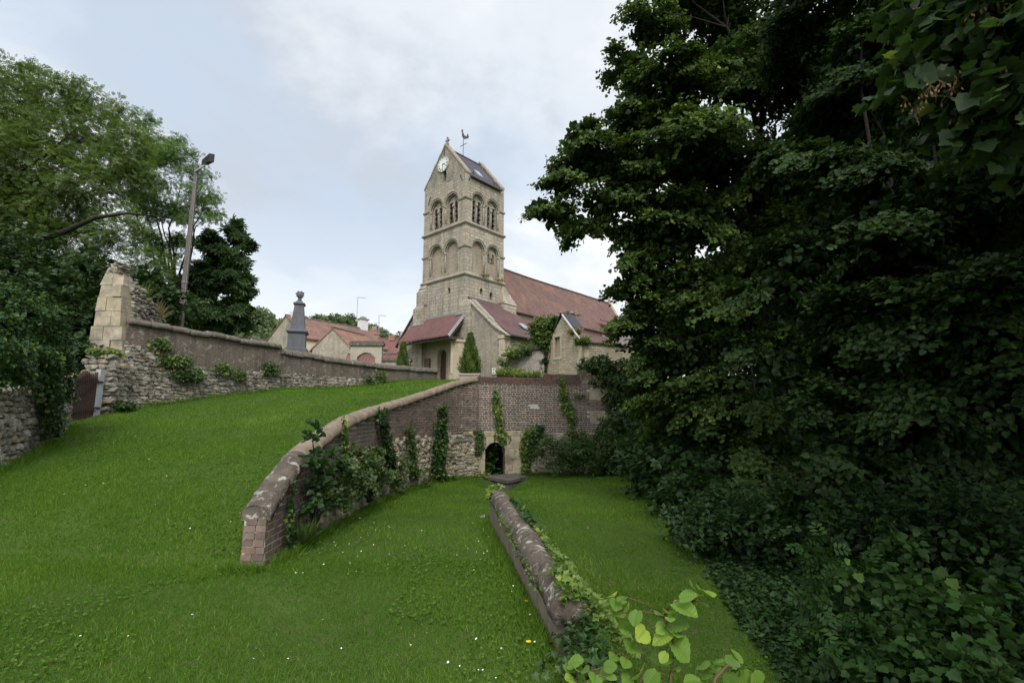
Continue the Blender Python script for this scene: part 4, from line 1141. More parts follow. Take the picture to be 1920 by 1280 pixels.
m = MB(); m.hexa([aroof(3.0, -3.3), aroof(3.55, -3.3), aroof(3.55, -2.8), aroof(3.0, -2.8)] + [aroof(*q) + Vector((0, 0, .1)) for q in ((3.0, -3.3), (3.55, -3.3), (3.55, -2.8), (3.0, -2.8))]); m.build('skylight', M['glass'], ar)
m = MB(); m.tube([(.4, AW - .5, AEZ - .12), (19.4, AW - .5, AEZ - .14)], .075, 8); m.build('gutter', M['iron'], ar)
# transept at the east end of the aisle
m = MB(); m.box(19.6, 23.5, -4.3, 0, G0, 9.6); m.build('transept_wall', M['pinkwall'], ch)
m = MB(); m.hexa([(19.5, -4.5, 9.5), (23.7, -4.5, 9.5), (23.7, .1, 11.6), (19.5, .1, 11.6), (19.5, -4.5, 9.65), (23.7, -4.5, 9.65), (23.7, .1, 11.75), (19.5, .1, 11.75)]); m.build('transept_roof', M['redtile'], ch)
# north aisle stub seen past the porch
m = MB(); m.plate(FWs, [(W + .9, G0), (W + .9, 9.9), (8.3, 7.55), (8.3, G0)], -.5, -.05); m.build('aisle_wall', M['aisle'], ch)
m = MB()
m.hexa([(-.1, W + .9, 9.9), (8, W + .9, 9.9), (8, 8.5, 7.4), (-.1, 8.5, 7.4), (-.1, W + .9, 10.05), (8, W + .9, 10.05), (8, 8.5, 7.55), (-.1, 8.5, 7.55)]); m.build('aisle_roof', M['aisletile'], ch)
# porch: penthouse roof over the west door
PD = 1.55
m = MB()
m.fbox(FWs, -.15, .62, G0, 7.15, 0.0, .72); m.fbox(FWs, -.22, .70, 7.0, 7.2, 0, .8); m.fbox(FWs, -.2, .68, G0, 4.75, 0, .78)
m.tube([FWs(.45, 4.7, .72), FWs(.45, 7.0, .72)], .14, 10); m.fbox(FWs, 5.5, 5.9, G0, 7.2, 0, .3)
m.build_each('porch_pier', M['ashlar'], ch)
m = MB(); m.fbox(FWs, 5.92, 6.9, G0, 7.0, 0, .28); m.build('porch_pier', M['aisle'], ch, label='rough stone porch pier on the left')
m = MB()
za, zb_ = 9.22, 7.32
def proof(v0, v1, zt, ot):   # strip of the lean-to roof between v0 and v1 rising to height zt at offset ot
    k = (PD + .1 - ot); lo = lambda v: FWs(v, zb_, PD + .1); hi = lambda v: FWs(v, zt, ot)
    m.hexa([lo(v0), lo(v1), hi(v1), hi(v0)] + [q + Vector((0, 0, .1)) for q in (lo(v0), lo(v1), hi(v1), hi(v0))])
proof(.72, W - .78, za, .02); proof(W - .78, 5.95, za - .45, .44); proof(-.12, .72, za - .16, .14)
pr_ = m.build('porch_roof', M['porchtile'], ch)
m = MB(); m.fbox(FWs, .62, W - .75, za + .08, za + .18, 0, .06); m.fbox(FWs, W - .75, 5.9, za - .40, za - .30, .4, .52); m.fbox(FWs, -.15, .75, za - .1, za + .02, .08, .26); m.build_each('flashing', M['lead'], pr_)
m = MB()
m.bar(FWs(-.16, zb_ - .0, PD + .1), FWs(-.16, za - .16, .16), .05, .2); m.build('bargeboard', M['greypost'], pr_)
m = MB()
m.bar(FWs(-.1, zb_ - .12, PD - .1), FWs(5.9, zb_ - .12, PD - .1), .14, .16)
for i in range(12): v = .0 + i * .5; m.bar(FWs(v, zb_ - .04, PD + .06), FWs(v, zb_ + (za - zb_) * .85, .25), .08, .1)
m.bar(FWs(.0, 7.25, 0), FWs(.0, 7.25, PD - .1), .16, .18); m.bar(FWs(-.02, 7.3, PD - .2), FWs(.0, 8.6, .2), .12, .12)
m.build('rafter', M['wood'], pr_)
m = MB(); m.holed(FWs, rect(.62, 5.6, G0, 8.6), [archloop(2.36, 3.6, 6.18, .5)], .04, .04); m.build('porch_wall', M['plaster'], ch)
m = MB(); m.plate(FWs, archloop(2.36, 3.8, 6.18, .52), -.3, -.24); dr = m.build('door', M['door'], ch)
m = MB()
for i in range(6): m.fbox(FWs, 1.88 + i * .165, 1.89 + i * .165, 4.1, 6.4, -.24, -.235)
m.build('board_joint', M['black'], dr)
m = MB(); m.arc(FWs, 2.36, 6.18, .56, .05, .05); m.fbox(FWs, 1.75, 1.85, G0, 6.18, .04, .09); m.fbox(FWs, 2.87, 2.97, G0, 6.18, .04, .09); m.build('door_surround', M['mould'], ch)
m = MB(); m.fbox(FWs, 3.82, 5.33, 5.0, 6.05, .04, .12); nb = m.build('notice_board', M['board'], ch)
m = MB()
for b0, b1 in ((4.94, 5.0), (6.05, 6.11)): m.fbox(FWs, 3.76, 5.39, b0, b1, .04, .15)
for a0, a1 in ((3.76, 3.82), (5.33, 5.39)): m.fbox(FWs, a0, a1, 5.0, 6.05, .04, .15)
m.build('frame', M['wood'], nb)
m = MB(); m.fbox(FWs, -3.25, -2.9, 4.5, 4.95, -.06, .0); m.build('white_plate', M['white'], ch)
# ------------------------------------------------------------------ small stone outbuilding
ob_a = Vector((3.43, 24.0, 0)); od = Vector((.83, .56, 0)).normalized(); og = Vector((-.56, .83, 0)).normalized(); OWD = 2.85
ob = thing('stone_outbuilding', 'little gabled stone outbuilding with one blind window, part slate roof', 'outbuilding', (3.43, 24.0, 3.0))
FG = frame(ob_a, og, -od); FSd = frame(ob_a, od, -og)
m = MB()
m.holed(FG, [(0, 2.4), (OWD, 2.4), (OWD, 5.25), (OWD / 2, 6.85), (0, 5.3)], [rect(1.62, 2.08, 4.72, 5.75)], 0, .18)
m.quad(FSd(0, 2.4), FSd(5.2, 2.4), FSd(5.2, 5.3), FSd(0, 5.3))
m.quad(FG(OWD, 2.4), FG(OWD, 2.4, -5.2), FG(OWD, 5.25, -5.2), FG(OWD, 5.25))
m.build('wall', M['stone_out'], ob)
m = MB(); m.fbox(FG, 1.55, 2.15, 4.65, 5.82, -.24, -.16); wi = m.build('blind_window', M['plaster'], ob)
m = MB(); m.fbox(FG, 1.52, 1.62, 4.7, 5.77, -.1, .02); m.fbox(FG, 2.08, 2.2, 4.7, 5.77, -.1, .02); m.fbox(FG, 1.5, 2.22, 5.77, 5.95, -.1, .025); m.fbox(FG, 1.52, 2.2, 4.58, 4.70, -.1, .03); m.build('window_surround', M['ashlar'], wi)
m = MB()
for k in range(8):
    z0 = 2.5 + k * .34; a = .34 if k % 2 else .2; b = .5 if k % 2 == 0 else .28
    m.fbox(FG, -.012, a, z0, z0 + .33, -.2, .014); m.fbox(FSd, 0.0, b, z0, z0 + .33, -.2, .012)
m.build('quoins', M['ashlar'], ob)
m = MB()
rs = lambda t, up=0.0: (OWD / 2 - (OWD / 2 + .1) * t, 6.95 - 1.66 * t + up)
for c0, c1, t1, sg in ((.1, -.75, .5, 1), (.1, -.6, .22, -1)):
    f = lambda t, up=0.0: (OWD / 2 - sg * (OWD / 2 + .1) * t, 6.95 - 1.66 * t + up)
    m.hexa([FG(*f(0), c0), FG(*f(t1), c0), FG(*f(t1), c1), FG(*f(0), c1), FG(*f(0, .06), c0), FG(*f(t1, .06), c0), FG(*f(t1, .06), c1), FG(*f(0, .06), c1)])
rf = m.build('roof', M['slate'], ob)
m = MB(); m.bar(FG(*rs(.08, .05), .12), FG(*rs(.95, .05), .12), .05, .07); m.build('verge_trim', M['white'], rf)
V_, T_ = [], []
pp = []; 
for i in range(7): pp.append(FG(OWD / 2 + random.uniform(-.1, .1), 6.98 + random.uniform(0, .12), .1 - i * .2))
V, T, t = inst(STONES[2], np.array([p[:] for p in pp]), np.array([[od.x, od.y, 0.0]] * 7), np.array([[0, 0, 1.0]] * 7), np.stack([.14 + .12 * RNG.random(7), .16 + .1 * RNG.random(7), .1 + .12 * RNG.random(7)], 1))
link('ridge_stones', np_mesh('ridge_stones', V, T), M['brickold'], ob)
m = MB()
for k in range(10):
    a, b = .5 + k * .47, .5 + (k + 1) * .47 - .02; j = random.uniform(-.03, .03)
    m.hexa([FSd(a, 5.28 + j, .1), FSd(b, 5.28 + j, .1), FSd(b, 5.32, -.4), FSd(a, 5.32, -.4), FSd(a, 5.34 + j, .1), FSd(b, 5.34 + j, .1), FSd(b, 5.38, -.4), FSd(a, 5.38, -.4)])
m.build('eaves_slabs', M['copelich'], ob)
# yard wall between church and outbuilding
yw = thing('yard_wall', 'pinkish rendered yard wall with plants growing along its foot and top', 'wall', (.5, 25.5, 3))
YP = Path([(-.6, 27.6, 4.95), (.6, 26.9, 4.9), (1.75, 26.25, 5.15)], smooth=False)
core(YP, -.25, .12, lambda q: 2.4, lambda q: YP.at(q)[2]).build('wall', M['pinkwall'], yw)
m = MB(); p0, p1 = Vector((-.5, 27.75, 5.05)), Vector((1.8, 26.5, 5.35)); m.bar(p0, p1, .55, .14); m.build('capping', M['copelich'], yw)
# planter with conical cypress beside the porch
pl = thing('stone_planter', 'pale square stone planter beside the church door', 'planter', CH(-1.5, -1.6, 3.8))
pc = P(881, 712, 30.5)
ORG[pl.name] = Vector((pc.x, pc.y, 3.4)); pl.location = (pc.x, pc.y, 3.4)
m = MB(); m.holed(frame((pc.x, pc.y, 4.15), (1, 0, 0), (0, 0, 1)), rect(0, .001, 0, .001), [], 0, 0) if False else None
m.hexa([(pc.x - .55, pc.y - .55, 3.4), (pc.x + .55, pc.y - .55, 3.4), (pc.x + .55, pc.y + .55, 3.4), (pc.x - .55, pc.y + .55, 3.4), (pc.x - .6, pc.y - .6, 4.12), (pc.x + .6, pc.y - .6, 4.12), (pc.x + .6, pc.y + .6, 4.12), (pc.x - .6, pc.y + .6, 4.12)])
m.build('trough', M['planter'], pl)
m = MB()
for a, b, c, d in ((-.66, .66, -.66, -.5), (-.66, .66, .5, .66), (-.66, -.5, -.5, .5), (.5, .66, -.5, .5)): m.box(pc.x + a, pc.x + b, pc.y + c, pc.y + d, 4.12, 4.22)
m.build('rim', M['planter'], pl)
m = MB(); m.box(pc.x - .5, pc.x + .5, pc.y - .5, pc.y + .5, 4.12, 4.17); m.build('soil', M['earth'], pl)

# ------------------------------------------------------------------ war memorial
mo = thing('memorial_obelisk', 'dark grey granite memorial obelisk with a carved bird on top', 'monument', (-13.3, 30, 4.1))
m = MB(); q4 = R(45 + 18); w2 = math.sqrt(2)
o = (-13.3, 30, 0)
m.lathe(o, [(.85 * w2, 4.1), (.85 * w2, 5.35), (.62 * w2, 5.42), (.62 * w2, 5.72), (.50 * w2, 5.78)], 4, q4); m.build('steps', M['monument'], mo)
m = MB(); m.lathe(o, [(.50 * w2, 5.75), (.48 * w2, 6.62), (.52 * w2, 6.66), (.60 * w2, 6.74), (.60 * w2, 6.80), (.47 * w2, 6.90)], 4, q4); m.build('pedestal', M['monument'], mo)
m = MB(); m.lathe(o, [(.44 * w2, 6.88), (.40 * w2, 7.1), (.26 * w2, 8.42), (.26 * w2, 8.45), (.34 * w2, 8.53), (.34 * w2, 8.57), (.22 * w2, 8.66), (.12 * w2, 8.78)], 4, q4); m.build('shaft', M['monument'], mo)
m = MB(); m.lathe(o, [(.10, 8.76), (.13, 8.84), (.10, 8.92), (.17, 9.02), (.20, 9.14), (.15, 9.27), (.05, 9.33)], 9)
FM = frame((-13.3, 30, 9.1), (1, 0, 0), (0, -1, 0))
m.plate(FM, [(-.05, -.12), (-.22, -.05), (-.20, .06), (-.30, .12), (-.18, .2), (-.12, .3), (.02, .24), (.1, .3), (.12, .2), (.24, .2), (.18, .1), (.26, .02), (.16, -.02), (.2, -.12), (.06, -.1)], -.07, .07)
m.build('bird_finial', M['monument'], mo)

# ------------------------------------------------------------------ lamp post with floodlight
lp = thing('lamp_post', 'tall weathered wooden pole carrying a black floodlight', 'lamp post', (-13.75, 20, 4.1))
m = MB(); m.tube([(-13.75, 20, 4.0), (-13.75, 20, 8), (-13.73, 20, 12.45)], [.125, .11, .085], 10); pm = m.build('pole', M['pole'], lp)
m = MB()
for z in (6.1, 7.2, 11.6): m.tube([(-13.75, 20, z), (-13.75, 20, z + .04)], .126 if z < 8 else .10, 10)
m.tube([(-13.63, 19.92, 5.2), (-13.65, 19.92, 11.9)], .010, 5); m.build('cable_band', M['lead'], pm)
m = MB(); m.bar((-13.73, 19.92, 12.15), (-13.2, 19.7, 12.28), .05, .05); m.bar((-13.2, 19.6, 12.28), (-13.2, 19.95, 12.5), .04, .04); m.build('bracket', M['greypost'], lp)
m = MB(); Fl = frame((-13.1, 19.75, 12.55), (.85, -.5, .16), (.5, .83, .25))
m.hexa([Fl(-.28, -.13, -.13), Fl(.29, -.18, -.13), Fl(.29, -.18, .10), Fl(-.24, -.10, .10), Fl(-.28, .13, -.13), Fl(.29, .18, -.13), Fl(.29, .18, .10), Fl(-.24, .10, .10)])
fl = m.build('floodlight', M['iron'], lp)
m = MB(); m.fbox(Fl, -.25, .25, -.11, .11, -.142, -.132); m.build('lens', M['louvre'], fl)

# ------------------------------------------------------------------ houses beyond the churchyard
def house(name, label, A, ridge_dir, width_dir, width, length, z0, ze, zr, wall, roof, cat='house', over=.25, gable_top=.0):
    h = thing(name, label, cat, (A[0], A[1], z0), 0, None)
    A = Vector((A[0], A[1], 0)); r = Vector((*ridge_dir, 0)).normalized(); w = Vector((*width_dir, 0)).normalized()
    G = frame(A, w, -r)
    m = MB(); gl = [(0, z0), (width, z0), (width, ze), (width / 2, zr), (0, ze)]
    for c in (0, -length): m.add([G(a, b, c) for a, b in gl], ((0, 1, 2, 3, 4),))
    m.quad(G(0, z0, 0), G(0, z0, -length), G(0, ze, -length), G(0, ze, 0)); m.quad(G(width, z0, 0), G(width, z0, -length), G(width, ze, -length), G(width, ze, 0))
    m.build('wall', wall, h)
    m = MB(); k = (zr - ze) / (width / 2)
    for sg in (-1, 1):
        e = width / 2 + sg * (width / 2 + over); ez = ze - k * over
        p = [G(e, ez, over * .3), G(e, ez, -length - over * .3), G(width / 2, zr, -length - over * .3), G(width / 2, zr, over * .3)]
        m.hexa(p + [q + Vector((0, 0, .16)) for q in p])
    rf = m.build('roof', roof, h)
    m = MB(); m.tube([G(width / 2, zr + .14, .1), G(width / 2, zr + .12, -length)], .12, 6); m.build('ridge_tiles', M['copegrey'], rf)
    return h, G, rf
h1, G1, r1 = house('stone_house', 'stone gabled house with mottled red tile roof behind the obelisk', (-20.4, 47.6), (5.1, 7.4), (-5.8, 4.0), 7.05, 10.5, 5.6, 9.25, 11.75, M['houserub'], M['housetile'])
m = MB(); m.fbox(G1, 3.3, 3.75, 11.6, 12.35, -1.0, -.45); m.build('chimney', M['white'], r1)
m = MB(); m.fbox(G1, 3.2, 3.9, 11.6, 12.95, -10.2, -9.2); cm = m.build('chimney', M['white'], r1)
m = MB(); m.fbox(G1, 3.1, 4.0, 12.95, 13.08, -10.3, -9.1); m.fbox(G1, 3.3, 3.8, 13.08, 13.3, -10.0, -9.4); m.build('chimney_cap', M['mould'], r1)
m = MB(); b = G1(3.3, 12.5, -8.6); m.tube([b, b + Vector((0, 0, 3.0))], .035, 5); m.bar(b + Vector((-.1, 0, 2.95)), b + Vector((.95, .1, 2.9)), .04, .04)
for k in range(5): m.bar(b + Vector((.1 + k * .18, -.25, 2.93)), b + Vector((.1 + k * .18, .25, 2.93)), .015, .015)
m.build('aerial', M['greypost'], r1)
m = MB()
for a0 in (-1.2, -3.6): m.box
FR1 = frame(G1(0, 0, 0), (Vector((5.1, 7.4, 0)).normalized()), G1(-1, 0, 0) - G1(0, 0, 0))
m.fbox(FR1, 0, 10.4, 5.6, 9.0, .0, .05); m.build('cream_render', M['cream'], h1)
m = MB(); m.fbox(FR1, .35, .5, 6.0, 7.9, .05, .1); m.fbox(FR1, 2.2, 3.2, 6.2, 7.9, .05, .1); m.build_each('shutter', M['gatewood'], h1)
m = MB(); m.tube([G1(.35, 5.6, .12), G1(.35, 9.0, .12)], .06, 6); m.build('drainpipe', M['greypost'], h1)
h2, G2, r2 = house('gabled_barn', 'rubble gable with bright orange pantile roof beside the stone house', (-14.75, 44.6), (1.9, 5.5), (-3.5, .35), 3.75, 4.8, 5.0, 7.7, 9.6, M['houserub'], M['orangetile'], 'barn')
h3, G3, r3 = house('red_roof_house', 'house with plain red pantile roof between gateway and church', (-8.9, 56.5), (-.75, -.0), (.0, 1), 6.5, 9.0, 5.0, 8.2, 10.9, M['cream'], M['redpan'])
m = MB(); c = P(735, 640, 59.5); m.box(c.x - .35, c.x + .35, 59.2, 59.9, 10.7, 11.4); m.build('chimney', M['chimbrick'], r3)
m = MB(); m.tube([P(752.5, 640, 59), P(752.5, 622, 59)], .16, 8); m.build('flue', M['greypost'], r3)
h4, G4, r4 = house('far_house', 'far house with brick chimney and two aerials behind the gateway arch', (-13.4, 63.5), (-1, 0), (0, 1), 6, 7, 5, 8.2, 10.9, M['cream'], M['redpan'])
m = MB(); c = P(701, 640, 64); m.box(c.x - .75, c.x + .75, 63.6, 64.6, 10.2, 12.3); m.box(c.x - .45, c.x + .45, 63.7, 64.4, 12.3, 13.0); m.build('chimney', M['chimbrick'], r4)
m = MB(); m.box(c.x - .85, c.x + .85, 63.5, 64.7, 12.22, 12.36); m.box(c.x - .3, c.x + .3, 63.8, 64.3, 13.0, 13.3); m.build('chimney_pot', M['mould'], r4)
m = MB()
for px, y0, y1 in ((710.5, 640, 591), (705, 630, 605)):
    a, b = P(px, y0, 64), P(px, y1, 64); m.tube([a, b], .04, 5)
    if y1 < 600:
        m.bar(b, b + Vector((1.0, 0, -.08)), .05, .05)
        for k in range(4): m.bar(b + Vector((.2 + k * .22, -.3, -.03)), b + Vector((.2 + k * .22, .3, -.03)), .02, .02)
    else: m.bar(b + Vector((-.1, 0, 0)), b + Vector((.5, 0, 0)), .05, .05)
m.build_each('aerial', M['greypost'], r4)
h5, G5, r5 = house('lean_to_shed', 'low shed with faded red pantiles seen through the gateway arch', (-10.4, 42.8), (-1, .0), (0, 1), 3.6, 4.6, 4.2, 5.1, 7.1, M['cream'], M['redpan'], 'shed')
h6, G6, r6 = house('white_house', 'tiny pale gabled house on the wooded slope by the chestnut tree', (-46.2, 88), (.3, 1), (-1, .3), 2.8, 7, 12, 14.3, 15.6, M['cream'], M['slate'])
# gateway arch
ga = thing('gateway_arch', 'pale stone gateway with segmental arch and grey coping', 'gateway', (-11.4, 38, 4.2))
FGa = frame((-12.55, 38, 0), (1, .05, 0), (.05, -1, 0))
m = MB()
archp = [(.5, 4.0)] + [(.5 + 1.42 * i / 10, 6.1 + .42 * math.sin(math.pi * i / 10) ** .8) for i in range(11)] + [(1.92, 4.0)]
m.plate(FGa, [(0, 4.0)] + archp + [(2.4, 4.0), (2.4, 7.05), (0, 7.05)], -.25, .25)
m.build('arch_wall', M['gateway'], ga)
m = MB(); m.fbox(FGa, -.12, 2.52, 7.05, 7.3, -.38, .38); m.fbox(FGa, -.05, 2.45, 7.3, 7.42, -.28, .28); m.build('coping', M['copegrey'], ga)
m = MB(); m.fbox(FGa, 2.4, 4.6, 4.0, 5.85, -.22, .2); m.fbox(FGa, -3.6, 0, 4.0, 5.6, -.2, .2); m.build_each('side_wall', M['houserub'], ga)
m = MB(); m.fbox(FGa, 2.42, 4.7, 5.85, 6.05, -.32, .32); m.fbox(FGa, -3.6, -.02, 5.6, 5.85, -.3, .3); m.build_each('side_coping', M['copegrey'], ga)

# ------------------------------------------------------------------ stone lump on the lawn
st = inst(STONES[1], np.array([[-.52, 9.1, -.12]]), np.array([[1, .2, 0.0]]), np.array([[0, 0, 1.0]]), np.array([[.16, .1, .09]]))
put(link('stone', np_mesh('stone', st[0], st[1], smooth=True), M['stonesgrey']), 'small grey stone lying in the grass by the end of the low wall', 'stone')
# ------------------------------------------------------------------ foliage
def rvec(n): return nrm(RNG.normal(size=(n, 3)))
UP = np.array([0, 0, 1.0])
def crown(blobs, density, proto, size, nper=10, length=.35, shell=.6, droop=.25, flat=.75, tmax=1.0, szvar=.3, lightdir=None):
    """leafy sprays filling a cluster of lumps; blobs = (x, y, z, r)"""
    parts = []
    for (x, y, z, r) in blobs:
        n = max(3, int(density * r * r))
        d = rvec(n); rad = r * (shell + (1.08 - shell) * RNG.random(n) ** .7)
        wob = 1 + .22 * np.sin(d[:, 0] * 5 + x * 3) * np.sin(d[:, 1] * 4 + y) + .15 * np.sin(d[:, 2] * 7 + z * 2)
        c = np.array([x, y, z]) + d * np.array([1, 1, flat]) * (rad * wob)[:, None]
        out = nrm(d + .55 * RNG.normal(size=(n, 3)) + np.array([0, 0, -droop]))
        # spray: leaves alternate along a twig
        k = nper
        u = (np.arange(k) + .5) / k
        L = length * (.6 + .8 * RNG.random(n))
        side = nrm(np.cross(out, UP + .3 * RNG.normal(size=(n, 3))))
        nor = np.cross(side, out); nor *= np.sign(nor[:, 2:3] + 1e-6)
        sg = np.where(np.arange(k) % 2, 1.0, -1.0)
        pos = c[:, None] + out[:, None] * (L[:, None] * (u - .5)[None])[..., None] + np.array([0, 0, -.12]) * (u ** 2)[None, :, None] * L[:, None, None] \
            + RNG.normal(size=(n, k, 3)) * length * .10
        ax = out[:, None] * .55 + side[:, None] * (sg[None, :, None] * .9) + RNG.normal(size=(n, k, 3)) * .3 + np.array([0, 0, -droop])
        nn = nor[:, None] + RNG.normal(size=(n, k, 3)) * .35
        t = RNG.random((n, 1)) * .35 + RNG.random((n, k)) * .4
        t = t + (RNG.random((n, 1)) < .12) * .3 * tmax
        s = size * (1 - szvar + 2 * szvar * RNG.random((n, k)))
        parts.append(inst(proto, pos.reshape(-1, 3), nrm(ax.reshape(-1, 3)), nn.reshape(-1, 3), s.ravel(), np.clip(t.ravel(), 0, 1)))
    return join(parts)
def boughs(blobs, density, proto, size, nper=9, length=.34, droop=.3, flat=.8, fill=60, fillsize=1.7, bsize=.62, nb=6.5, tip=.18, jit=.28, face=.45, thick=.07):
    """crown made of layered, drooping boughs: flat fans of leafy twigs lying over each other, with leaves filling the inside"""
    parts = []
    for (x, y, z, r) in blobs:
        k = max(3, int(nb * (.6 + .5 * r * r)))
        d = rvec(k); d[:, 2] = d[:, 2] * .9 + .12; d = nrm(d)
        per = max(3, int(density * r * r / k))
        for j in range(k):
            out = nrm(np.array([d[j, 0], d[j, 1], d[j, 2] * .35 - droop + .25 * RNG.normal()]))
            side = nrm(np.cross(out, UP)); nor = np.cross(side, out); nor = nrm(nor * np.sign(nor[2]) + d[j] * face)
            Rb = min(1.15, r * bsize) * RNG.uniform(.7, 1.25)
            c = np.array([x, y, z]) + d[j] * np.array([1, 1, flat]) * r * RNG.uniform(.35, .85)
            a = RNG.random(per) ** .6 * 1.7 - .7; b = RNG.normal(size=per) * .42 * (1.15 - .55 * np.clip(a, 0, 1))
            pc_ = c + out * (a * Rb)[:, None] + side * (b * Rb)[:, None] + nor * (RNG.normal(size=per) * thick * Rb)[:, None]
            pc_[:, 2] -= .22 * Rb * (np.clip(a, 0, 1) ** 2 + b * b)
            sd = nrm(out * .8 + side * (b * 1.3)[:, None] + RNG.normal(size=(per, 3)) * jit + np.array([0, 0, -.15]))
            ss = nrm(np.cross(sd, nor)); L = length * (.6 + .7 * RNG.random(per))
            u = (np.arange(nper) + .5) / nper; sg = np.where(np.arange(nper) % 2, 1.0, -1.0)
            pos = pc_[:, None] + sd[:, None] * (L[:, None] * (u - .5))[..., None] + RNG.normal(size=(per, nper, 3)) * length * .07
            ax = sd[:, None] * .6 + ss[:, None] * (sg[None, :, None] * .85) + RNG.normal(size=(per, nper, 3)) * .2 + np.array([0, 0, -.25])
            nn = nor + RNG.normal(size=(per, 1, 3)) * .22 + RNG.normal(size=(per, nper, 3)) * .48
            t = RNG.random() * .3 + .45 * RNG.random((per, nper)) + tip * np.clip(a, 0, 1)[:, None] ** 2 * (RNG.random((per, 1)) < .6)
            s_ = size * (.7 + .6 * RNG.random((per, nper)))
            parts.append(inst(proto, pos.reshape(-1, 3), nrm(ax.reshape(-1, 3)), nn.reshape(-1, 3), s_.ravel(), np.clip(t.ravel(), 0, 1)))
        n = int(fill * r * r)
        if n:
            q = np.array([x, y, z]) + rvec(n) * np.array([1, 1, flat]) * (r * .72 * RNG.random(n) ** .4)[:, None]
            parts.append(inst(proto, q, rvec(n), UP + .6 * RNG.normal(size=(n, 3)), size * fillsize * (.7 + .5 * RNG.random(n)), .3 * RNG.random(n)))
    return join(parts)
def limbs(root, tips, r0, sag=.0, seed=0):
    """trunk-to-clump limbs that wander and taper"""
    rr = random.Random(seed); m = MB()
    for tip in tips:
        a, b = Vector(root), Vector(tip); n = 7; pts = []; wob = Vector((rr.gauss(0, 1), rr.gauss(0, 1), rr.gauss(0, .6))) * (b - a).length * .07
        for i in range(n + 1):
            u = i / n; p = a.lerp(b, u) + wob * math.sin(math.pi * u) + Vector((rr.gauss(0, 1), rr.gauss(0, 1), rr.gauss(0, 1))) * .05 * (b - a).length * .3 * (u * (1 - u)) * 4
            p.z += (b - a).length * .10 * math.sin(math.pi * u)
            pts.append(p)
        m.tube(pts, [max(.008, r0 * (1 - .9 * (i / n) ** .8)) for i in range(n + 1)], 6)
        for k in range(4):
            u = rr.uniform(.45, .95); p = pts[int(u * n)]
            q = p + Vector((rr.gauss(0, 1), rr.gauss(0, 1), rr.gauss(.2, .8))) * (b - a).length * .10
            m.tube([p, (p + q) / 2 + Vector((0, 0, .06)), q], [r0 * .22, r0 * .14, .006], 5)
    return m
def pb(lst): return [(*P(px, py, Y), r) for px, py, Y, r in lst]
def tree(name, label, base, fork, trunk_r, blobs, dens, proto, size, leafmat, cat='tree', group=None, limb_r=.09, nlimb=14, **kw):
    t = thing(name, label, cat, base, 0, group)
    m = MB(); b, f = Vector(base), Vector(fork); pts = [b + Vector((0, 0, -.4))] + [b.lerp(f, i / 5) + Vector((random.gauss(0, .04), random.gauss(0, .04), 0)) for i in range(6)]
    m.tube(pts, [trunk_r * 1.35, trunk_r * 1.15] + [trunk_r * (1 - .07 * i) for i in range(5)], 10)
    m.build('trunk', M['bark'], t, True)
    big = sorted(blobs, key=lambda q: -q[3])[:nlimb]
    limbs(fork, [q[:3] for q in big], limb_r, seed=hash(label) % 1000 if False else len(label)).build('limb', M['bark'], t, True)
    V, T, ti = (boughs if kw.pop('layered', False) else crown)(blobs, dens, proto, size, **kw)
    link('crown', np_mesh('crown', V, T, ti), leafmat, t)
    return t
def shrubby(name, label, cat, blobs, dens, proto, size, mat, base=None, group=None, stems=5, **kw):
    x, y, z, r = blobs[0]
    base = base or (x, y, float(z_low(np.array(x), np.array(y))) if y < 17 else z - r)
    t = thing(name, label, cat, base, 0, group)
    m = MB(); B = Vector(base)
    for q in blobs[:max(stems, 3)]: m.tube([B + Vector((random.gauss(0, .05), random.gauss(0, .05), -.05)), B.lerp(Vector(q[:3]), .5) + Vector((random.gauss(0, .08), random.gauss(0, .08), .1)), Vector(q[:3])], [.022, .014, .006], 5)
    m.build('stem', M['bark'], t)
    V, T, ti = crown(blobs, dens, proto, size, **kw)
    link('leaves', np_mesh('leaves', V, T, ti), mat, t); return t

# big lime on the right: its branches reach out over the church
limeA = pb([(1012, 392, 10.5, .36), (1045, 405, 10.4, .42), (1085, 425, 10.3, .42), (1062, 345, 10.6, .5), (1110, 300, 10.8, .75), (1085, 250, 10.8, .42), (1130, 385, 10.5, .6), (1180, 225, 11, .85), (1185, 125, 11, .6),
            (1225, 55, 11.2, .7), (1262, -30, 11.5, .9), (1200, 320, 10.8, 1.0), (1190, 375, 10.6, .6), (1240, 400, 10.6, .7), (1250, 480, 10.8, .7), (1195, 480, 10.8, .5), (1210, 590, 11, .55), (1180, 500, 11, .4), (1260, 170, 11, 1.1), (1300, 280, 10.5, 1.2), (1215, 430, 10.8, .75), (1180, 540, 11, .5), (1260, 540, 11, .9), (1178, 610, 11.2, .42),
            (1225, 650, 11.5, .7), (1300, 420, 10.8, 1.1), (1340, 560, 10.8, 1.1), (1390, 130, 11, 1.4), (1400, 330, 11, 1.3), (1430, 470, 11.3, 1.2), (1300, 660, 11, .9), (1200, 725, 12, .6), (1265, 745, 11, .75),
            (1350, 720, 10.5, .8), (1450, 640, 11, .9), (1370, 0, 11.5, 1.4), (1500, 150, 11.5, 1.6), (1500, 330, 12, 1.4), (1500, 500, 12, 1.3), (1600, 250, 12, 1.8), (1600, 480, 12, 1.6), (1225, 690, 11.5, .5), (1330, 790, 10.5, .7), (1420, 770, 10, .8), (1490, 850, 9.4, .55), (1410, 860, 9.6, .5), (1460, 900, 9.0, .4), (1450, -200, 11.5, 1.8), (1350, -220, 12, 1.5), (1700, 100, 12.5, 2.2), (1650, -200, 12, 2.2)])
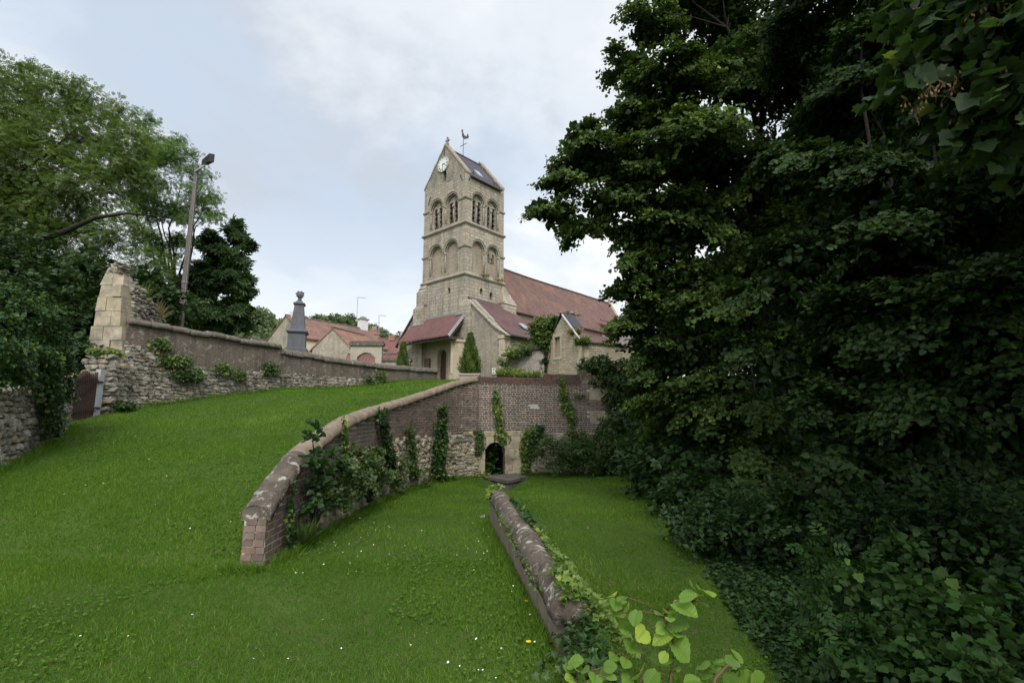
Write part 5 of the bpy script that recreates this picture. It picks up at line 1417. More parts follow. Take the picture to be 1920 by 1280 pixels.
tree('lime_tree', 'big lime tree with drooping boughs reaching out over the nave roof', (7.0, 12.2, 0), (6.2, 12.0, 5.0), .24, limeA, 560, HEART, .078, M['limeleaf'], nlimb=26, limb_r=.10, nper=9, length=.34, droop=.25, layered=True, fill=760, fillsize=1.9, face=.8, thick=.13, tip=.34)
limeB = pb([(1478, 300, 7.2, .42), (1560, 320, 7, .55), (1445, 545, 7.4, .55), (1520, 480, 7.2, .75), (1620, 320, 6.8, .75), (1640, 450, 6.6, .85), (1750, 400, 6.3, .9), (1860, 350, 6, .95), (1580, 620, 6.8, .75), (1700, 600, 6.5, .9),
            (1850, 580, 6, 1.0), (1470, 690, 7.2, .5), (1500, 770, 6.8, .42), (1400, 645, 7.6, .35), (1560, 860, 6.5, .48), (1525, 930, 6.3, .30), (1640, 760, 6.5, .75), (1760, 760, 6.2, .9), (1880, 780, 6, .9), (1750, 80, 7.5, 1.2), (1600, 150, 8, 1.1), (1880, 150, 6.8, 1.1),
            (1500, 40, 9, 1.2), (1660, -100, 7.5, 1.4), (1900, -100, 6.5, 1.5), (1990, 300, 6, 1.3), (2000, 600, 5.6, 1.2), (1640, 900, 6.4, .5), (1780, 920, 6.0, .6), (1930, 930, 5.6, .7)])
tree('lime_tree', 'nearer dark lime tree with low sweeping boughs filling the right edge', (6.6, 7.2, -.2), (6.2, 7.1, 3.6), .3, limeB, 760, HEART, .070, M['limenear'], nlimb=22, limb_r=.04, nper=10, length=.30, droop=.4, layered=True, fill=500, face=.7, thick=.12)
# dark wood behind them
wood = [((9.0, 17.5, 2.0), [(1260, 640, 17.5, 1.5), (1330, 560, 18, 2.0), (1420, 560, 18.5, 2.1), (1400, 780, 17, 1.6), (1320, 800, 16.5, 1.3), (1500, 700, 17.5, 1.9), (1450, 420, 19, 2.4)], 'dark tree standing behind the big lime close to the wall end'),
        ((14.5, 17, 1.5), [(1550, 600, 17, 2.4), (1600, 780, 16, 2.0), (1560, 350, 18, 2.8), (1680, 650, 16, 2.4), (1480, 850, 15, 1.4), (1650, 480, 17, 2.4)], 'dark tree in the thick of the wood behind both limes'),
        ((15, 12.5, 1.0), [(1750, 620, 13, 2.2), (1850, 750, 12.5, 2.1), (1720, 820, 13, 1.7), (1900, 500, 13, 2.3), (1780, 350, 13.5, 2.5), (1900, 250, 13, 2.5), (2000, 650, 12, 2.4), (1990, 850, 11, 2.0)], 'dark tree in the wood at the far right edge')]
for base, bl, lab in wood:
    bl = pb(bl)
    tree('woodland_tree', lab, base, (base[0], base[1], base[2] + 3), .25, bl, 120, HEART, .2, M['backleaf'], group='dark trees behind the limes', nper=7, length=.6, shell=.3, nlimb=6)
# overhanging maple at the top right
mpb = pb([(1790, 60, 3.0, .30), (1850, 30, 2.9, .34), (1720, 45, 3.1, .20), (1680, 25, 3.2, .14), (1740, 130, 3.1, .22), (1690, 160, 3.3, .16), (1830, 150, 3.0, .28), (1900, 110, 2.9, .32), (1770, 220, 3.2, .18), (1880, 230, 3.0, .26), (1850, -60, 3.0, .45), (1960, 30, 2.8, .5), (1950, 200, 2.8, .4)])
mt = thing('maple_tree', 'maple bough with lobed leaves and tan seed bunches in the top right corner', 'tree', (5.2, 2.4, -.3))
m = MB(); m.tube([(5.2, 2.4, -.5), (5.1, 2.4, 1.5), (4.9, 2.5, 3.6)], [.2, .16, .12], 9); m.build('trunk', M['bark'], mt, True)
limbs((4.9, 2.5, 3.6), [q[:3] for q in mpb], .035, seed=5).build('limb', M['twig'], mt, True)
V, T, ti = crown(mpb, 330, MAPLE, .095, nper=4, length=.2, droop=.5, shell=.3, szvar=.35); link('crown', np_mesh('crown', V, T, ti), M['maple'], mt)
ov = [(4.6, 2.2, 5.2, 1.6), (6.5, 3.0, 4.5, 1.8), (5.6, .8, 4.8, 1.8), (7.5, 4.6, 5.5, 2.0), (7.5, 2.4, 3.0, 1.6), (6.8, 4.0, 2.2, 1.3)]
V, T, ti = crown(ov, 110, MAPLE, .17, nper=6, length=.4, shell=.3); link('crown', np_mesh('crown', V, T, ti), M['maple'], mt)
for px, py, Y in ((1760, 150, 2.9), (1745, 160, 2.9), (1790, 140, 2.95), (1830, 18, 2.8), (1850, 8, 2.8), (1865, 35, 2.8), (1808, 215, 3.0), (1700, 185, 3.1), (1718, 205, 3.1), (1870, 130, 2.8), (1785, 165, 2.95)):
    c = P(px, py, Y); mm = MB()
    for k in range(9):
        q = c + Vector((random.gauss(0, .035), random.gauss(0, .035), random.gauss(-.03, .03)))
        d = Vector((random.gauss(0, .5), random.gauss(0, .5), -1)).normalized() * .038; s_ = d.cross(Vector((random.random(), random.random(), .1))).normalized() * .007
        mm.tube([c, q], .001, 3); mm.add([q, q + d * .6 + s_, q + d, q + d * .5 - s_], ((0, 1, 2, 3),))
    link('seed_bunch', mm.mesh('seed_bunch'), M['samara'], mt)

# trees on the left
wal = pb([(20, 190, 21, 1.5), (110, 190, 21, 1.2), (60, 300, 20, 1.8), (180, 240, 21, 1.2), (170, 350, 20, 1.5), (240, 270, 21, 1.1), (40, 420, 20, 1.7), (130, 450, 20, 1.4), (225, 430, 20, 1.1), (60, 540, 19, 1.5), (150, 530, 19, 1.1), (-60, 300, 20, 2.2), (-80, 150, 21, 2.0), (-60, 480, 19, 2.0), (215, 205, 21.5, .6), (60, 140, 21, .8), (280, 500, 20, .9), (-10, 240, 20.5, 1.6), (100, 260, 20.5, 1.3), (20, 350, 20, 1.4), (110, 390, 20, 1.3), (150, 175, 21.3, .8), (200, 310, 20.5, 1.2), (-30, 400, 19.5, 1.6), (260, 330, 21, .9)])
wt = tree('walnut_tree', 'spreading walnut tree with dark crooked boughs at the left edge', (-23.5, 20, 3.8), (-23.3, 20, 6.2), .5, wal, 205, PINN, .235, M['walnut'], nlimb=12, limb_r=.14, nper=5, length=.45, shell=.38, droop=.25, flat=.85)
m = MB()
for pts, r in (([(-30, 480), (60, 455), (120, 435), (180, 408), (240, 400), (330, 410)], .17), ([(-20, 300), (15, 325), (60, 310), (110, 270), (150, 235)], .13), ([(40, 560), (90, 520), (130, 500), (200, 505)], .09), ([(-30, 395), (60, 385), (120, 345), (160, 340)], .1)):
    q = [P(x, y, 17.8 if r > .15 else 19.3) for x, y in pts]; m.tube(q, [r * (1 - .96 * i / (len(q) - 1)) for i in range(len(q))], 7)
m.build('limb', M['bark'], wt, True, label='long dark crooked bough')
lt = pb([(300, 275, 24.5, 1.35), (350, 310, 24.5, 1.3), (385, 365, 24, .85), (335, 390, 24, 1.2), (280, 370, 24, 1.3), (300, 450, 24, 1.0), (400, 395, 24, .6), (270, 225, 25, .7), (345, 450, 24.5, .7), (250, 320, 24.5, 1.1)])
tree('ash_tree', 'airy light green ash tree rising behind the lamp post', (-17.5, 24.5, 4.1), (-17.3, 24.5, 7.5), .22, lt, 170, PINN, .23, M['lighttree'], nlimb=10, limb_r=.07, nper=5, length=.5, droop=.1, layered=True, fill=30, fillsize=1.0, nb=11, jit=.55, face=1.1, thick=.22, bsize=.55)
cn = pb([(392, 452, 28, .7), (442, 440, 28, .7), (420, 478, 28, 1.0), (380, 520, 28, 1.1), (425, 530, 28, 1.25), (450, 490, 28, .65), (400, 590, 28, 1.3), (452, 550, 28, .6), (435, 600, 28, .85), (370, 595, 28, 1.1), (462, 522, 28, .4), (445, 575, 28, .7), (462, 460, 28, .35)])
tree('horse_chestnut', 'dense dark horse chestnut tree beside the lamp post', (-16.3, 28, 4.1), (-16.3, 28, 5.6), .28, cn, 200, PALM, .36, M['chestnut'], nlimb=4, limb_r=.05, nper=5, length=.5, droop=.2, layered=True, fill=60, nb=9, face=1.5, thick=.2, bsize=.5)
un = pb([(300, 560, 18.5, 1.0), (260, 530, 18.5, .8), (330, 585, 21, .9), (150, 590, 15.5, .9), (110, 560, 16, 1.3), (60, 580, 16, 1.5), (160, 520, 17, 1.2), (150, 660, 14.6, .6), (100, 640, 15, 1.0), (40, 500, 17, 1.6), (230, 560, 19, 1.0)])
tree('thicket_tree', 'dark bushy tree crowding behind the ruined pier', (-15.6, 16.5, 2.0), (-15.6, 16.6, 3.6), .14, un, 170, HEART, .15, M['under'], nlimb=8, nper=8, length=.45, shell=.35)
iv = pb([(0, 575, 8.7, .5), (40, 590, 9.2, .48), (72, 600, 9.8, .45), (18, 650, 8.8, .48), (62, 660, 9.6, .42), (88, 640, 10.4, .36), (50, 725, 9.6, .3), (12, 610, 9, .56), (80, 770, 10.2, .22), (42, 680, 9.4, .38), (-40, 620, 8.4, .7), (72, 810, 9.9, .14), (-35, 560, 8.6, .5), (5, 695, 8.9, .28), (85, 720, 10.3, .24), (95, 690, 10.9, .22), (30, 735, 9.1, .2), (60, 775, 9.5, .18)])
shrubby('ivy_bush', 'big dark ivy bush sprawling over the left rubble wall', 'ivy', iv, 1250, IVY, .066, M['ivyleaf'], base=(-9.6, 9.6, .95), nper=7, length=.26, shell=.6, droop=.45)
ho = pb([(20, 545, 9.3, .35), (80, 550, 9.9, .3), (50, 535, 9.6, .3)])

# conical cypresses by the church
def conifer(label, x, y, z0, z1, r, n):
    t = thing('cypress', label, 'shrub', (x, y, z0), 0, 'conical evergreens by the church door')
    m = MB(); m.tube([(x, y, z0 - .1), (x, y, z0 + (z1 - z0) * .8)], [.05, .015], 6); m.build('trunk', M['bark'], t)
    u = RNG.random(n) ** 1.3; th = RNG.random(n) * 6.283; rr = r * np.clip((1 - u) ** .75 * 1.02, 0, 1) * (1 - .35 * np.clip(.15 - u, 0, 1) / .15) * (.55 + .5 * RNG.random(n)) * (1 + .22 * np.sin(th * 4 + u * 7) + .15 * np.sin(th * 7 - u * 15) + .08 * RNG.normal(size=n))
    p = np.stack([x + rr * np.cos(th), y + rr * np.sin(th), z0 + u * (z1 - z0)], 1)
    ax = nrm(np.stack([np.cos(th) * .5, np.sin(th) * .5, np.full(n, 1.0)], 1) + .25 * RNG.normal(size=(n, 3)))
    V, T, ti = inst(KITE, p, ax, np.stack([np.cos(th), np.sin(th), 0 * th], 1) + .3 * RNG.normal(size=(n, 3)), np.stack([np.full(n, .11), .17 + .12 * RNG.random(n), np.full(n, .1)], 1), np.clip(.2 + .3 * np.sin(th * 5 + u * 9) + .5 * RNG.random(n), 0, 1))
    link('foliage', np_mesh('foliage', V, T, ti), M['cypress'], t); return t
conifer('clipped conical evergreen growing in the pale stone planter', pc.x, pc.y, 4.15, zat(pc.x, pc.y, 628), .62, 5200)
q = P(755, 690, 33); conifer('smaller conical evergreen behind the low end of the boundary wall', q.x, q.y, 4.0, zat(q.x, q.y, 645), .5, 3600)

# wooded hill beyond the village: one mass of far foliage
bl = []
for i in range(420):
    x = random.uniform(-145, -5); y = random.uniform(105, 280)
    z = float(z_up(np.array(x), np.array(y)))
    if z > 9: bl.append((x, y, z + random.uniform(1, 4.5), random.uniform(3, 5.5)))
V, T, ti = crown(bl, 22, HEART, .62, nper=8, length=1.8, shell=.6, flat=.9)
put(link('hillside_wood', np_mesh('hillside_wood', V, T, ti), M['wood_far']), 'hazy green wood covering the hill behind the houses', 'wood', None, 'stuff')

# ------------------------------------------------------------------ shrubs and understory on the right
shrubby('elder_shrub', 'bushy green shrub against the wall right of the niche', 'shrub', pb([(1060, 845, 17.0, .42), (1095, 850, 17.2, .55), (1135, 840, 17.5, .65), (1030, 830, 17.0, .26), (1080, 815, 17.5, .3), (1150, 800, 17.8, .5), (1160, 865, 17.2, .5), (1110, 875, 17.0, .35), (1010, 850, 16.9, .22), (1180, 830, 17, .5), (1045, 870, 16.8, .25)]), 700, KITE, .085, M['shrub'], base=(3.0, 17.3, -.4), nper=9, length=.3)
shrubby('ivy_mound', 'dense dark ivy mound hanging over the right end of the brick wall', 'ivy', pb([(1128, 690, 18.9, .52), (1100, 685, 18.6, .3), (1148, 715, 18.7, .5), (1165, 760, 18.4, .5), (1120, 715, 18.5, .32), (1165, 690, 19, .4), (1180, 810, 18, .5), (1150, 745, 18.2, .35)]), 1000, IVY, .085, M['ivyleaf'], base=(4.2, 18.9, 1.0), nper=6, length=.22, shell=.8, droop=.6)
shrubby('hazel_bush', 'broad leaved hazel bush below the lime boughs', 'shrub', pb([(1230, 840, 12, .6), (1290, 860, 11, .65), (1210, 900, 12.5, .42), (1270, 930, 10.5, .5), (1330, 900, 10, .5), (1240, 790, 12.5, .5), (1340, 830, 11, .6), (1190, 850, 13.5, .5), (1300, 780, 12, .6), (1180, 790, 15, .6)]), 300, HEART, .12, M['shrubdark'], base=(3.6, 11.3, -.4), nper=6, length=.36)
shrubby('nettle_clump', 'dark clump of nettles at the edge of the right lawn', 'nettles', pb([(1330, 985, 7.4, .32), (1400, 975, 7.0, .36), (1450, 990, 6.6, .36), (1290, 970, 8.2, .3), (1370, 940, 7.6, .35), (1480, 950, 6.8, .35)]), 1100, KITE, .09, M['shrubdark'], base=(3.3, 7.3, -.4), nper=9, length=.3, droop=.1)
shrubby('ash_seedling', 'young ash with feathery leaves near the bottom right', 'sapling', pb([(1545, 1040, 4.4, .14), (1590, 1090, 4.2, .2), (1560, 1150, 4.0, .16), (1640, 1060, 4.4, .16), (1600, 1180, 3.9, .16), (1550, 1200, 3.8, .12)]), 900, PINN, .17, M['seedling'], base=(2.75, 4.2, -.36), nper=3, length=.14)
shrubby('sycamore_seedling', 'young sycamore with broad lobed leaves in the bottom right corner', 'sapling', pb([(1640, 1110, 3.9, .16), (1700, 1080, 3.9, .2), (1750, 1150, 3.7, .22), (1820, 1170, 3.6, .22), (1680, 1200, 3.6, .2), (1760, 1240, 3.4, .2), (1620, 1240, 3.5, .16), (1850, 1100, 3.9, .2), (1690, 1020, 4.2, .14), (1840, 1260, 3.3, .2)]), 760, MAPLE, .062, M['seedling'], base=(3.0, 3.7, -.36), nper=4, length=.18)
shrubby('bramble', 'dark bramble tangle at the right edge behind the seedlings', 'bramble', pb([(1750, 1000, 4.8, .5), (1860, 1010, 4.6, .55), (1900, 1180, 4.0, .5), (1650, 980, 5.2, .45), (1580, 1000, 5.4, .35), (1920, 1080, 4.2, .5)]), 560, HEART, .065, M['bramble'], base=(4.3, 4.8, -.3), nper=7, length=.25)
# ground ivy carpet along the hedge foot
n = 24000
u = RNG.random(n); cxs = np.interp(u, [0, .25, .5, .75, 1], [3.55, 2.75, 2.1, 1.9, 1.75]); cys = np.interp(u, [0, .25, .5, .75, 1], [13.5, 8.6, 5.6, 4.2, 2.6])
wd = np.abs(RNG.normal(size=n)) * .75
x = cxs + .25 + wd; y = cys + RNG.normal(size=n) * .2 + wd * .15
z = z_low(x, y) + .02 + .28 * RNG.random(n) ** 1.5 * np.clip(wd * 1.4, .1, 1)
pos = np.stack([x, y, z], 1); V, T, ti = inst(IVY, pos, nrm(RNG.normal(size=(n, 3)) * np.array([1, 1, .4])), UP + .45 * RNG.normal(size=(n, 3)), .042 + .032 * RNG.random(n), np.clip(RNG.random(n) * .65, 0, 1))
put(link('ground_ivy', np_mesh('ground_ivy', V, T, ti), M['ivyleaf']), 'carpet of ivy leaves spreading along the foot of the hedge', 'ground cover', None, 'stuff')

# ------------------------------------------------------------------ climbers on the walls
def wall_pt(path, px, py, off=.17):
    best = None
    for q in np.linspace(0, path.L, 300):
        p = path.at(q); t = path.tan(q); x, y = p[0] + t[1] * off, p[1] - t[0] * off
        z = zat(x, y, py); d = y * _c + (z - CAM_Z) * _s
        e = abs(960 + CAM_F * x / d - px)
        if best is None or e < best[0]: best = (e, Vector((x, y, z)), Vector((t[1], -t[0], 0)))
    return best[1], best[2]
def climber(name, label, path, pts, n, size, mat, cat='ivy', proto=IVY, thick=.08, group='plants climbing the curved wall', off=.17):
    """pts = (px, py, half width in metres)"""
    W_ = [(*wall_pt(path, a, b, off), w) for a, b, w in pts]
    base = W_[-1][0]
    t = thing(name, label, cat, tuple(base), 0, group)
    m = MB(); m.tube([p + nn * .02 for p, nn, w in W_], .008, 5); m.build('stem', M['bark'], t)
    pos, nor = [], []
    wts = [((W_[i][0] - W_[i + 1][0]).length + .05) * (W_[i][2] + W_[i + 1][2]) for i in range(len(W_) - 1)]
    for i in random.choices(range(len(W_) - 1), wts, k=n):
        u = random.random(); p = W_[i][0].lerp(W_[i + 1][0], u); w = W_[i][2] * (1 - u) + W_[i + 1][2] * u; nn = W_[i][1]
        tg = Vector((-nn.y, nn.x, 0)); a = max(-1.2, min(1.2, random.gauss(0, .5))) * w
        pos.append(p + tg * a + Vector((0, 0, random.gauss(0, .04))) + nn * (random.random() ** 1.2 * thick * (1.3 - abs(a) / (w * 1.3 + .01)) + .015)); nor.append(nn + Vector((0, 0, .35)))
    pos = np.array([q[:] for q in pos]); nor = np.array([q[:] for q in nor]) + .4 * RNG.normal(size=(n, 3))
    ax = nrm(np.array([0, 0, -1.0]) + .55 * RNG.normal(size=(n, 3)) + .25 * nor)
    cl = np.sin(pos[:, 2] * 9 + pos[:, 0] * 5) * .15
    V, T, ti = inst(proto, pos, ax, nor, size * (.65 + .7 * RNG.random(n)), np.clip(.35 + cl + .3 * RNG.normal(size=n), 0, 1))
    link('leaves', np_mesh('leaves', V, T, ti), mat, t); return t
climber('climbing_ivy', 'narrow strip of ivy hanging from the coping left of the big ivy', RW, [(707, 765, .12), (712, 800, .2), (718, 840, .24), (726, 880, .16)], 620, .085, M['ivyleaf'], thick=.18)
climber('climbing_ivy', 'big leafy column of ivy in the middle of the curved wall', RW, [(825, 762, .12), (822, 800, .34), (820, 840, .42), (816, 880, .40), (832, 908, .3)], 1700, .09, M['ivyleaf'], thick=.2)
climber('climbing_ivy', 'small ivy strip with pale leaves nearest the coping kink', RW, [(642, 785, .05), (640, 815, .08), (642, 850, .07)], 150, .06, M['ivylight'], thick=.08)
climber('climbing_ivy', 'thin vertical ivy trail just left of the arched niche', RS, [(928, 728, .08), (932, 770, .22), (936, 800, .1), (940, 820, .28), (940, 832, .14)], 560, .075, M['ivylight'], thick=.1)
climber('climbing_ivy', 'thin ivy trail near the right end of the brick wall', RS, [(1052, 706, .06), (1056, 740, .2), (1064, 765, .28), (1074, 795, .14)], 560, .075, M['ivylight'], thick=.1)
climber('climbing_ivy', 'yellowing climber beside the right jamb of the niche', RS, [(1000, 800, .16), (984, 815, .16), (982, 840, .14), (986, 865, .12), (980, 885, .1)], 620, .08, M['ivylight'], thick=.14)
climber('climbing_ivy', 'dark ivy bunch above the yellow climber by the niche', RS, [(1012, 798, .2), (1003, 815, .25), (988, 850, .18), (985, 882, .12)], 620, .08, M['ivyleaf'], thick=.16)
climber('climbing_ivy', 'low mixed growth between the big ivy and the niche', RS, [(880, 808, .2), (878, 830, .26), (876, 850, .12)], 330, .07, M['shrub'], thick=.12)
climber('climbing_ivy', 'sparse trailing weeds over the stone base below the brick', RW, [(764, 800, .22), (768, 840, .34), (772, 895, .26)], 650, .06, M['shrub'], thick=.12)
climber('climbing_ivy', 'ivy thread running down the brick end of the wall', RW, [(545, 905, .02), (540, 950, .05), (537, 1000, .06), (540, 1035, .07)], 240, .05, M['ivyleaf'], thick=.05)
climber('climbing_ivy', 'thick ivy curtain draped over the left rubble wall below the ivy bush', FW, [(66, 650, .5), (74, 705, .5), (80, 765, .38), (82, 815, .2)], 1700, .07, M['ivyleaf'], thick=.28, group=None, off=.24)
climber('climbing_ivy', 'ivy fringe over the top of the rubble wall at the very left edge', FW, [(8, 640, .6), (14, 690, .5), (20, 720, .3)], 1100, .07, M['ivyleaf'], thick=.25, group=None, off=.24)
climber('climbing_ivy', 'ivy clothing the end of the rubble wall beside the brown gate', FW, [(112, 665, .3), (114, 710, .28), (118, 750, .15)], 700, .065, M['ivyleaf'], thick=.2, group=None, off=.22)
climber('wall_weeds', 'tuft of weeds rooted high in the brick right of centre', RS, [(1078, 742, .16), (1092, 742, .16)], 110, .06, M['weeds'], 'weeds', thick=.08)
br = []
for px, py, r in ((640, 880, .22), (670, 900, .22), (690, 870, .24), (720, 890, .22), (690, 920, .2), (745, 900, .2), (660, 850, .16), (610, 920, .15), (640, 930, .2), (780, 885, .16), (800, 900, .12), (760, 870, .15), (735, 860, .16), (705, 850, .18), (850, 895, .09)):
    p, nn = wall_pt(RW, px, py, .3); br.append((p.x, p.y, p.z, r))
shrubby('bramble', 'tangled bramble bush at the foot of the curved wall', 'bramble', br, 900, HEART, .06, M['shrub'], base=tuple(wall_pt(RW, 690, 935, .3)[0]), nper=8, length=.2, shell=.4)
hb = []
for px, py, r in ((585, 820, .10), (590, 860, .16), (605, 880, .16), (640, 870, .12), (595, 910, .16), (585, 940, .12), (625, 850, .1), (592, 800, .08), (650, 885, .08), (610, 940, .12)):
    p, nn = wall_pt(RW, px, py, .32); hb.append((p.x, p.y, p.z, r))
shrubby('hazel_shoot', 'bright green hazel shoot leaning on the wall below the coping kink', 'shrub', hb, 700, HEART, .082, M['shrubdark'], base=tuple(wall_pt(RW, 590, 985, .3)[0]), nper=4, length=.16, shell=.3)
# dead grass tuft beside it
def tuft(name, label, c, n, h, spread, mat, group=None, cat='weeds'):
    c = Vector(c); th = RNG.random(n) * 6.283; r = RNG.random(n) * spread
    pos = np.stack([c.x + r * np.cos(th) * .5, c.y + r * np.sin(th) * .5, np.full(n, c.z)], 1)
    ax = nrm(np.stack([np.cos(th) * .45, np.sin(th) * .45, np.ones(n)], 1) + .2 * RNG.normal(size=(n, 3)))
    if name == 'wall_weeds':      # leafy stems rather than blades
        k = 7; u = np.tile((np.arange(k) + 1) / k, n); st = np.repeat(ax, k, 0); hh = np.repeat(h * (.45 + .65 * RNG.random(n)), k)
        p2 = np.repeat(pos, k, 0) + st * (u * hh)[:, None] + RNG.normal(size=(n * k, 3)) * .03; p2[:, 2] -= .15 * h * u ** 2
        V, T, ti = inst(HEART, p2, nrm(RNG.normal(size=(n * k, 3)) + st * .4), UP + .7 * RNG.normal(size=(n * k, 3)), (.05 + .05 * h) * (.6 + .8 * RNG.random(n * k)), np.clip(.15 + .5 * u + .35 * RNG.random(n * k), 0, 1))
        return put(link(name, np_mesh(name, V, T, ti), mat), label, cat, group)
    V, T, ti = inst(KITE, pos, ax, RNG.normal(size=(n, 3)), np.stack([np.full(n, .02 + h * .02), h * (.5 + .6 * RNG.random(n)), np.full(n, .1)], 1))
    return put(link(name, np_mesh(name, V, T, ti), mat), label, cat, group)
p, nn = wall_pt(RW, 570, 1000, .28); tuft('grass_tuft', 'dry feathery grass tuft growing against the wall near its end', p + Vector((0, 0, -.08)), 160, .3, .2, M['shrub'], cat='grass tuft')
# fern-like leaves inside the niche
nb_ = [FS(NC + random.uniform(-.25, .25), z, -.28) for z in (-.3, -.1, .1, .3, .45, .55)]
shrubby('niche_fern', 'dark green plant filling the arched niche', 'plant', [(q.x, q.y, q.z, .2) for q in nb_], 520, MAPLE, .13, M['shrubdark'], base=tuple(FS(NC, -.5, -.3)), nper=4, length=.14)
tuft('wall_weeds', 'small green clump at the left foot of the niche', FS(sA + .12, -.55, .3), 260, .35, .35, M['weeds'])

# ivy and creepers along the low wall
def along(path, s0, s1, n, off0, off1, dz, size, mat, label, name='climbing_ivy', proto=IVY):
    q = s0 + (s1 - s0) * RNG.random(n); o = off0 + (off1 - off0) * RNG.random(n)
    pos = []
    for a, b in zip(q, o):
        p = path.at(a); t = path.tan(a); z = p[2] - .02 - max(0, abs(b) - .05) * 1.1
        pos.append((p[0] + t[1] * b + random.gauss(0, .02), p[1] - t[0] * b, z + dz * random.random()))
    pos = np.array(pos); V, T, ti = inst(proto, pos, nrm(RNG.normal(size=(n, 3)) * np.array([1, 1, .5])), UP + .5 * RNG.normal(size=(n, 3)), size * (.6 + .8 * RNG.random(n)), np.clip(.25 + .25 * np.sin(q * 7) + .4 * RNG.random(n), 0, .88))
    return put(link(name, np_mesh(name, V, T, ti), mat), label, 'ivy', 'ivy on the low wall')
along(SW, 1.2, 2.7, 420, -.30, -.06, .12, .06, M['ivyleaf'], 'dark ivy creeping along the far part of the low wall')
along(SW, 2.4, 4.5, 420, -.33, -.11, .10, .055, M['ivylight'], 'yellow green ivy trailing down the lawn side of the low wall')
along(SW, 4.35, 4.98, 650, -.42, .08, .10, .05, M['ivylight'], 'ivy tumbling over the broken end of the low wall')
along(SW, .0, .35, 90, -.05, .2, .08, .06, M['ivylight'], 'little ivy tuft on the far tip of the low wall')
along(SW, 1.2, 4.4, 420, .13, .165, .03, .025, M['weeds'], 'thin creeper hanging under the coping on the rendered face')

n = 1000; q_ = RNG.random(n) ** 1.3; bx = .46 + .16 * q_ + RNG.normal(size=n) * .10; by = 3.75 - 1.1 * q_ + RNG.normal(size=n) * .08
V, T, ti = inst(IVY, np.stack([bx, by, .20 - .5 * q_ + .14 * RNG.random(n) - np.abs(bx - .5) * .5], 1), nrm(RNG.normal(size=(n, 3)) * np.array([1, 1, .5])), UP + .5 * RNG.normal(size=(n, 3)), .03 + .035 * RNG.random(n), np.clip(RNG.random(n) * .8, 0, 1))
put(link('climbing_ivy', np_mesh('climbing_ivy', V, T, ti), M['ivyleaf']), 'dark ivy scrambling over the crumbled bricks at the near end of the low wall', 'ivy', 'ivy on the low wall')

# plants on the left boundary wall
for k, (a, b, w, n, mt_, lab) in enumerate([(330, 675, .5, 420, 'weeds', 'broad green weeds hanging on the left end of the boundary wall'), (350, 700, .55, 420, 'shrub', 'dark bushy growth on the rubble base near the ruin'), (415, 690, .3, 160, 'weeds', 'small weed clump in the wall joint below the coping'), (505, 690, .4, 240, 'shrub', 'green clump midway along the boundary wall base'), (445, 700, .3, 150, 'weeds', 'yellowish weed cluster on the ledge above the rubble'), (715, 705, .4, 160, 'weeds', 'weed clump near the far end of the boundary wall'), (690, 712, .3, 120, 'shrub', 'dark weed tuft where the rubble base ends'), (300, 645, .3, 200, 'weeds', 'creeper on the brickwork beside the ruined pier')]):
    climber('wall_weeds', lab, LW, [(a - 2, b - 9, w * .9), (a, b, w), (a + 2, b + 10, w * .8)], int(n * 1.2), .085, M[mt_], 'weeds', HEART, .2, 'weeds rooted in the boundary wall', .26)
q = P(268, 590, 16.6); tuft('grass_tuft', 'dry grass fringe hanging from the stump behind the ruined pier', q + Vector((0, 0, -.3)), 500, .9, .9, M['dryweed'], cat='grass tuft')
q = P(250, 535, 15.8); tuft('grass_tuft', 'greenish tuft on the broken top behind the ruined pier', q + Vector((0, 0, -.6)), 300, .8, .7, M['weeds'], cat='grass tuft')
tuft('wall_weeds', 'short weeds along the top of the squat gate pier', (-11.95, 14.3, 3.4), 200, .22, .8, M['weeds'])
tuft('wall_weeds', 'green clump at the foot of the ruined pier', (-11.5, 14.5, 1.7), 260, .45, .4, M['shrubdark'])

# greenery round the yard wall and outbuilding
shrubby('climbing_shrub', 'rounded leafy shrub over the left side of the outbuilding', 'shrub', pb([(1018, 612, 26.5, .62), (1040, 605, 26.4, .5), (1005, 625, 26.8, .4), (1020, 635, 26.4, .5), (1035, 590 + 40, 26.3, .4)]), 420, HEART, .12, M['weeds'], base=(1.85, 26.4, 3.2), nper=7, length=.3)
ivb = pb([(1036, 612, 26.0, .22), (1030, 635, 26.2, .24), (1024, 655, 26.3, .24), (1021, 675, 26.3, .18), (1019, 692, 26.3, .14), (1043, 598, 25.8, .16)])
shrubby('climbing_ivy', 'dark ivy cascading down the left corner of the outbuilding', 'ivy', ivb, 1300, IVY, .1, M['ivyleaf'], base=(1.75, 26.2, 3.2), nper=6, length=.2, droop=.6)
for px, py, Y, n, h, w, mt_, lab in ((955, 700, 25, 260, .6, 1.2, 'weeds', 'long weeds with yellow tips growing behind the brick capping'), (990, 704, 24, 260, .5, 1.2, 'weeds', 'rank green weeds at the foot of the yard wall'), (962, 662, 26.6, 90, .9, .5, 'weeds', 'tall pale weeds standing on the yard wall top'), (945, 678, 26.8, 80, .6, .4, 'weeds', 'weed clump at the church end of the yard wall'), (985, 655, 26.5, 80, .9, .5, 'shrub', 'taller leafy weed in the middle of the yard wall'),
                                     (1092, 640, 24.2, 260, .45, .6, 'weeds', 'grassy tuft on the eaves corner of the outbuilding'), (1078, 622, 24.6, 160, .4, .5, 'dryweed', 'dry tuft on the bare roof slope of the outbuilding'), (1120, 690, 23.2, 360, .8, .9, 'weeds', 'tall weeds in front of the outbuilding side wall'), (1140, 645, 26, 200, .4, .8, 'dryweed', 'dry grass along the outbuilding eaves')):
    q = P(px, py, Y); tuft('wall_weeds', lab, q + Vector((0, 0, -h * .4)), n, h, w, M[mt_], 'weeds round the yard')
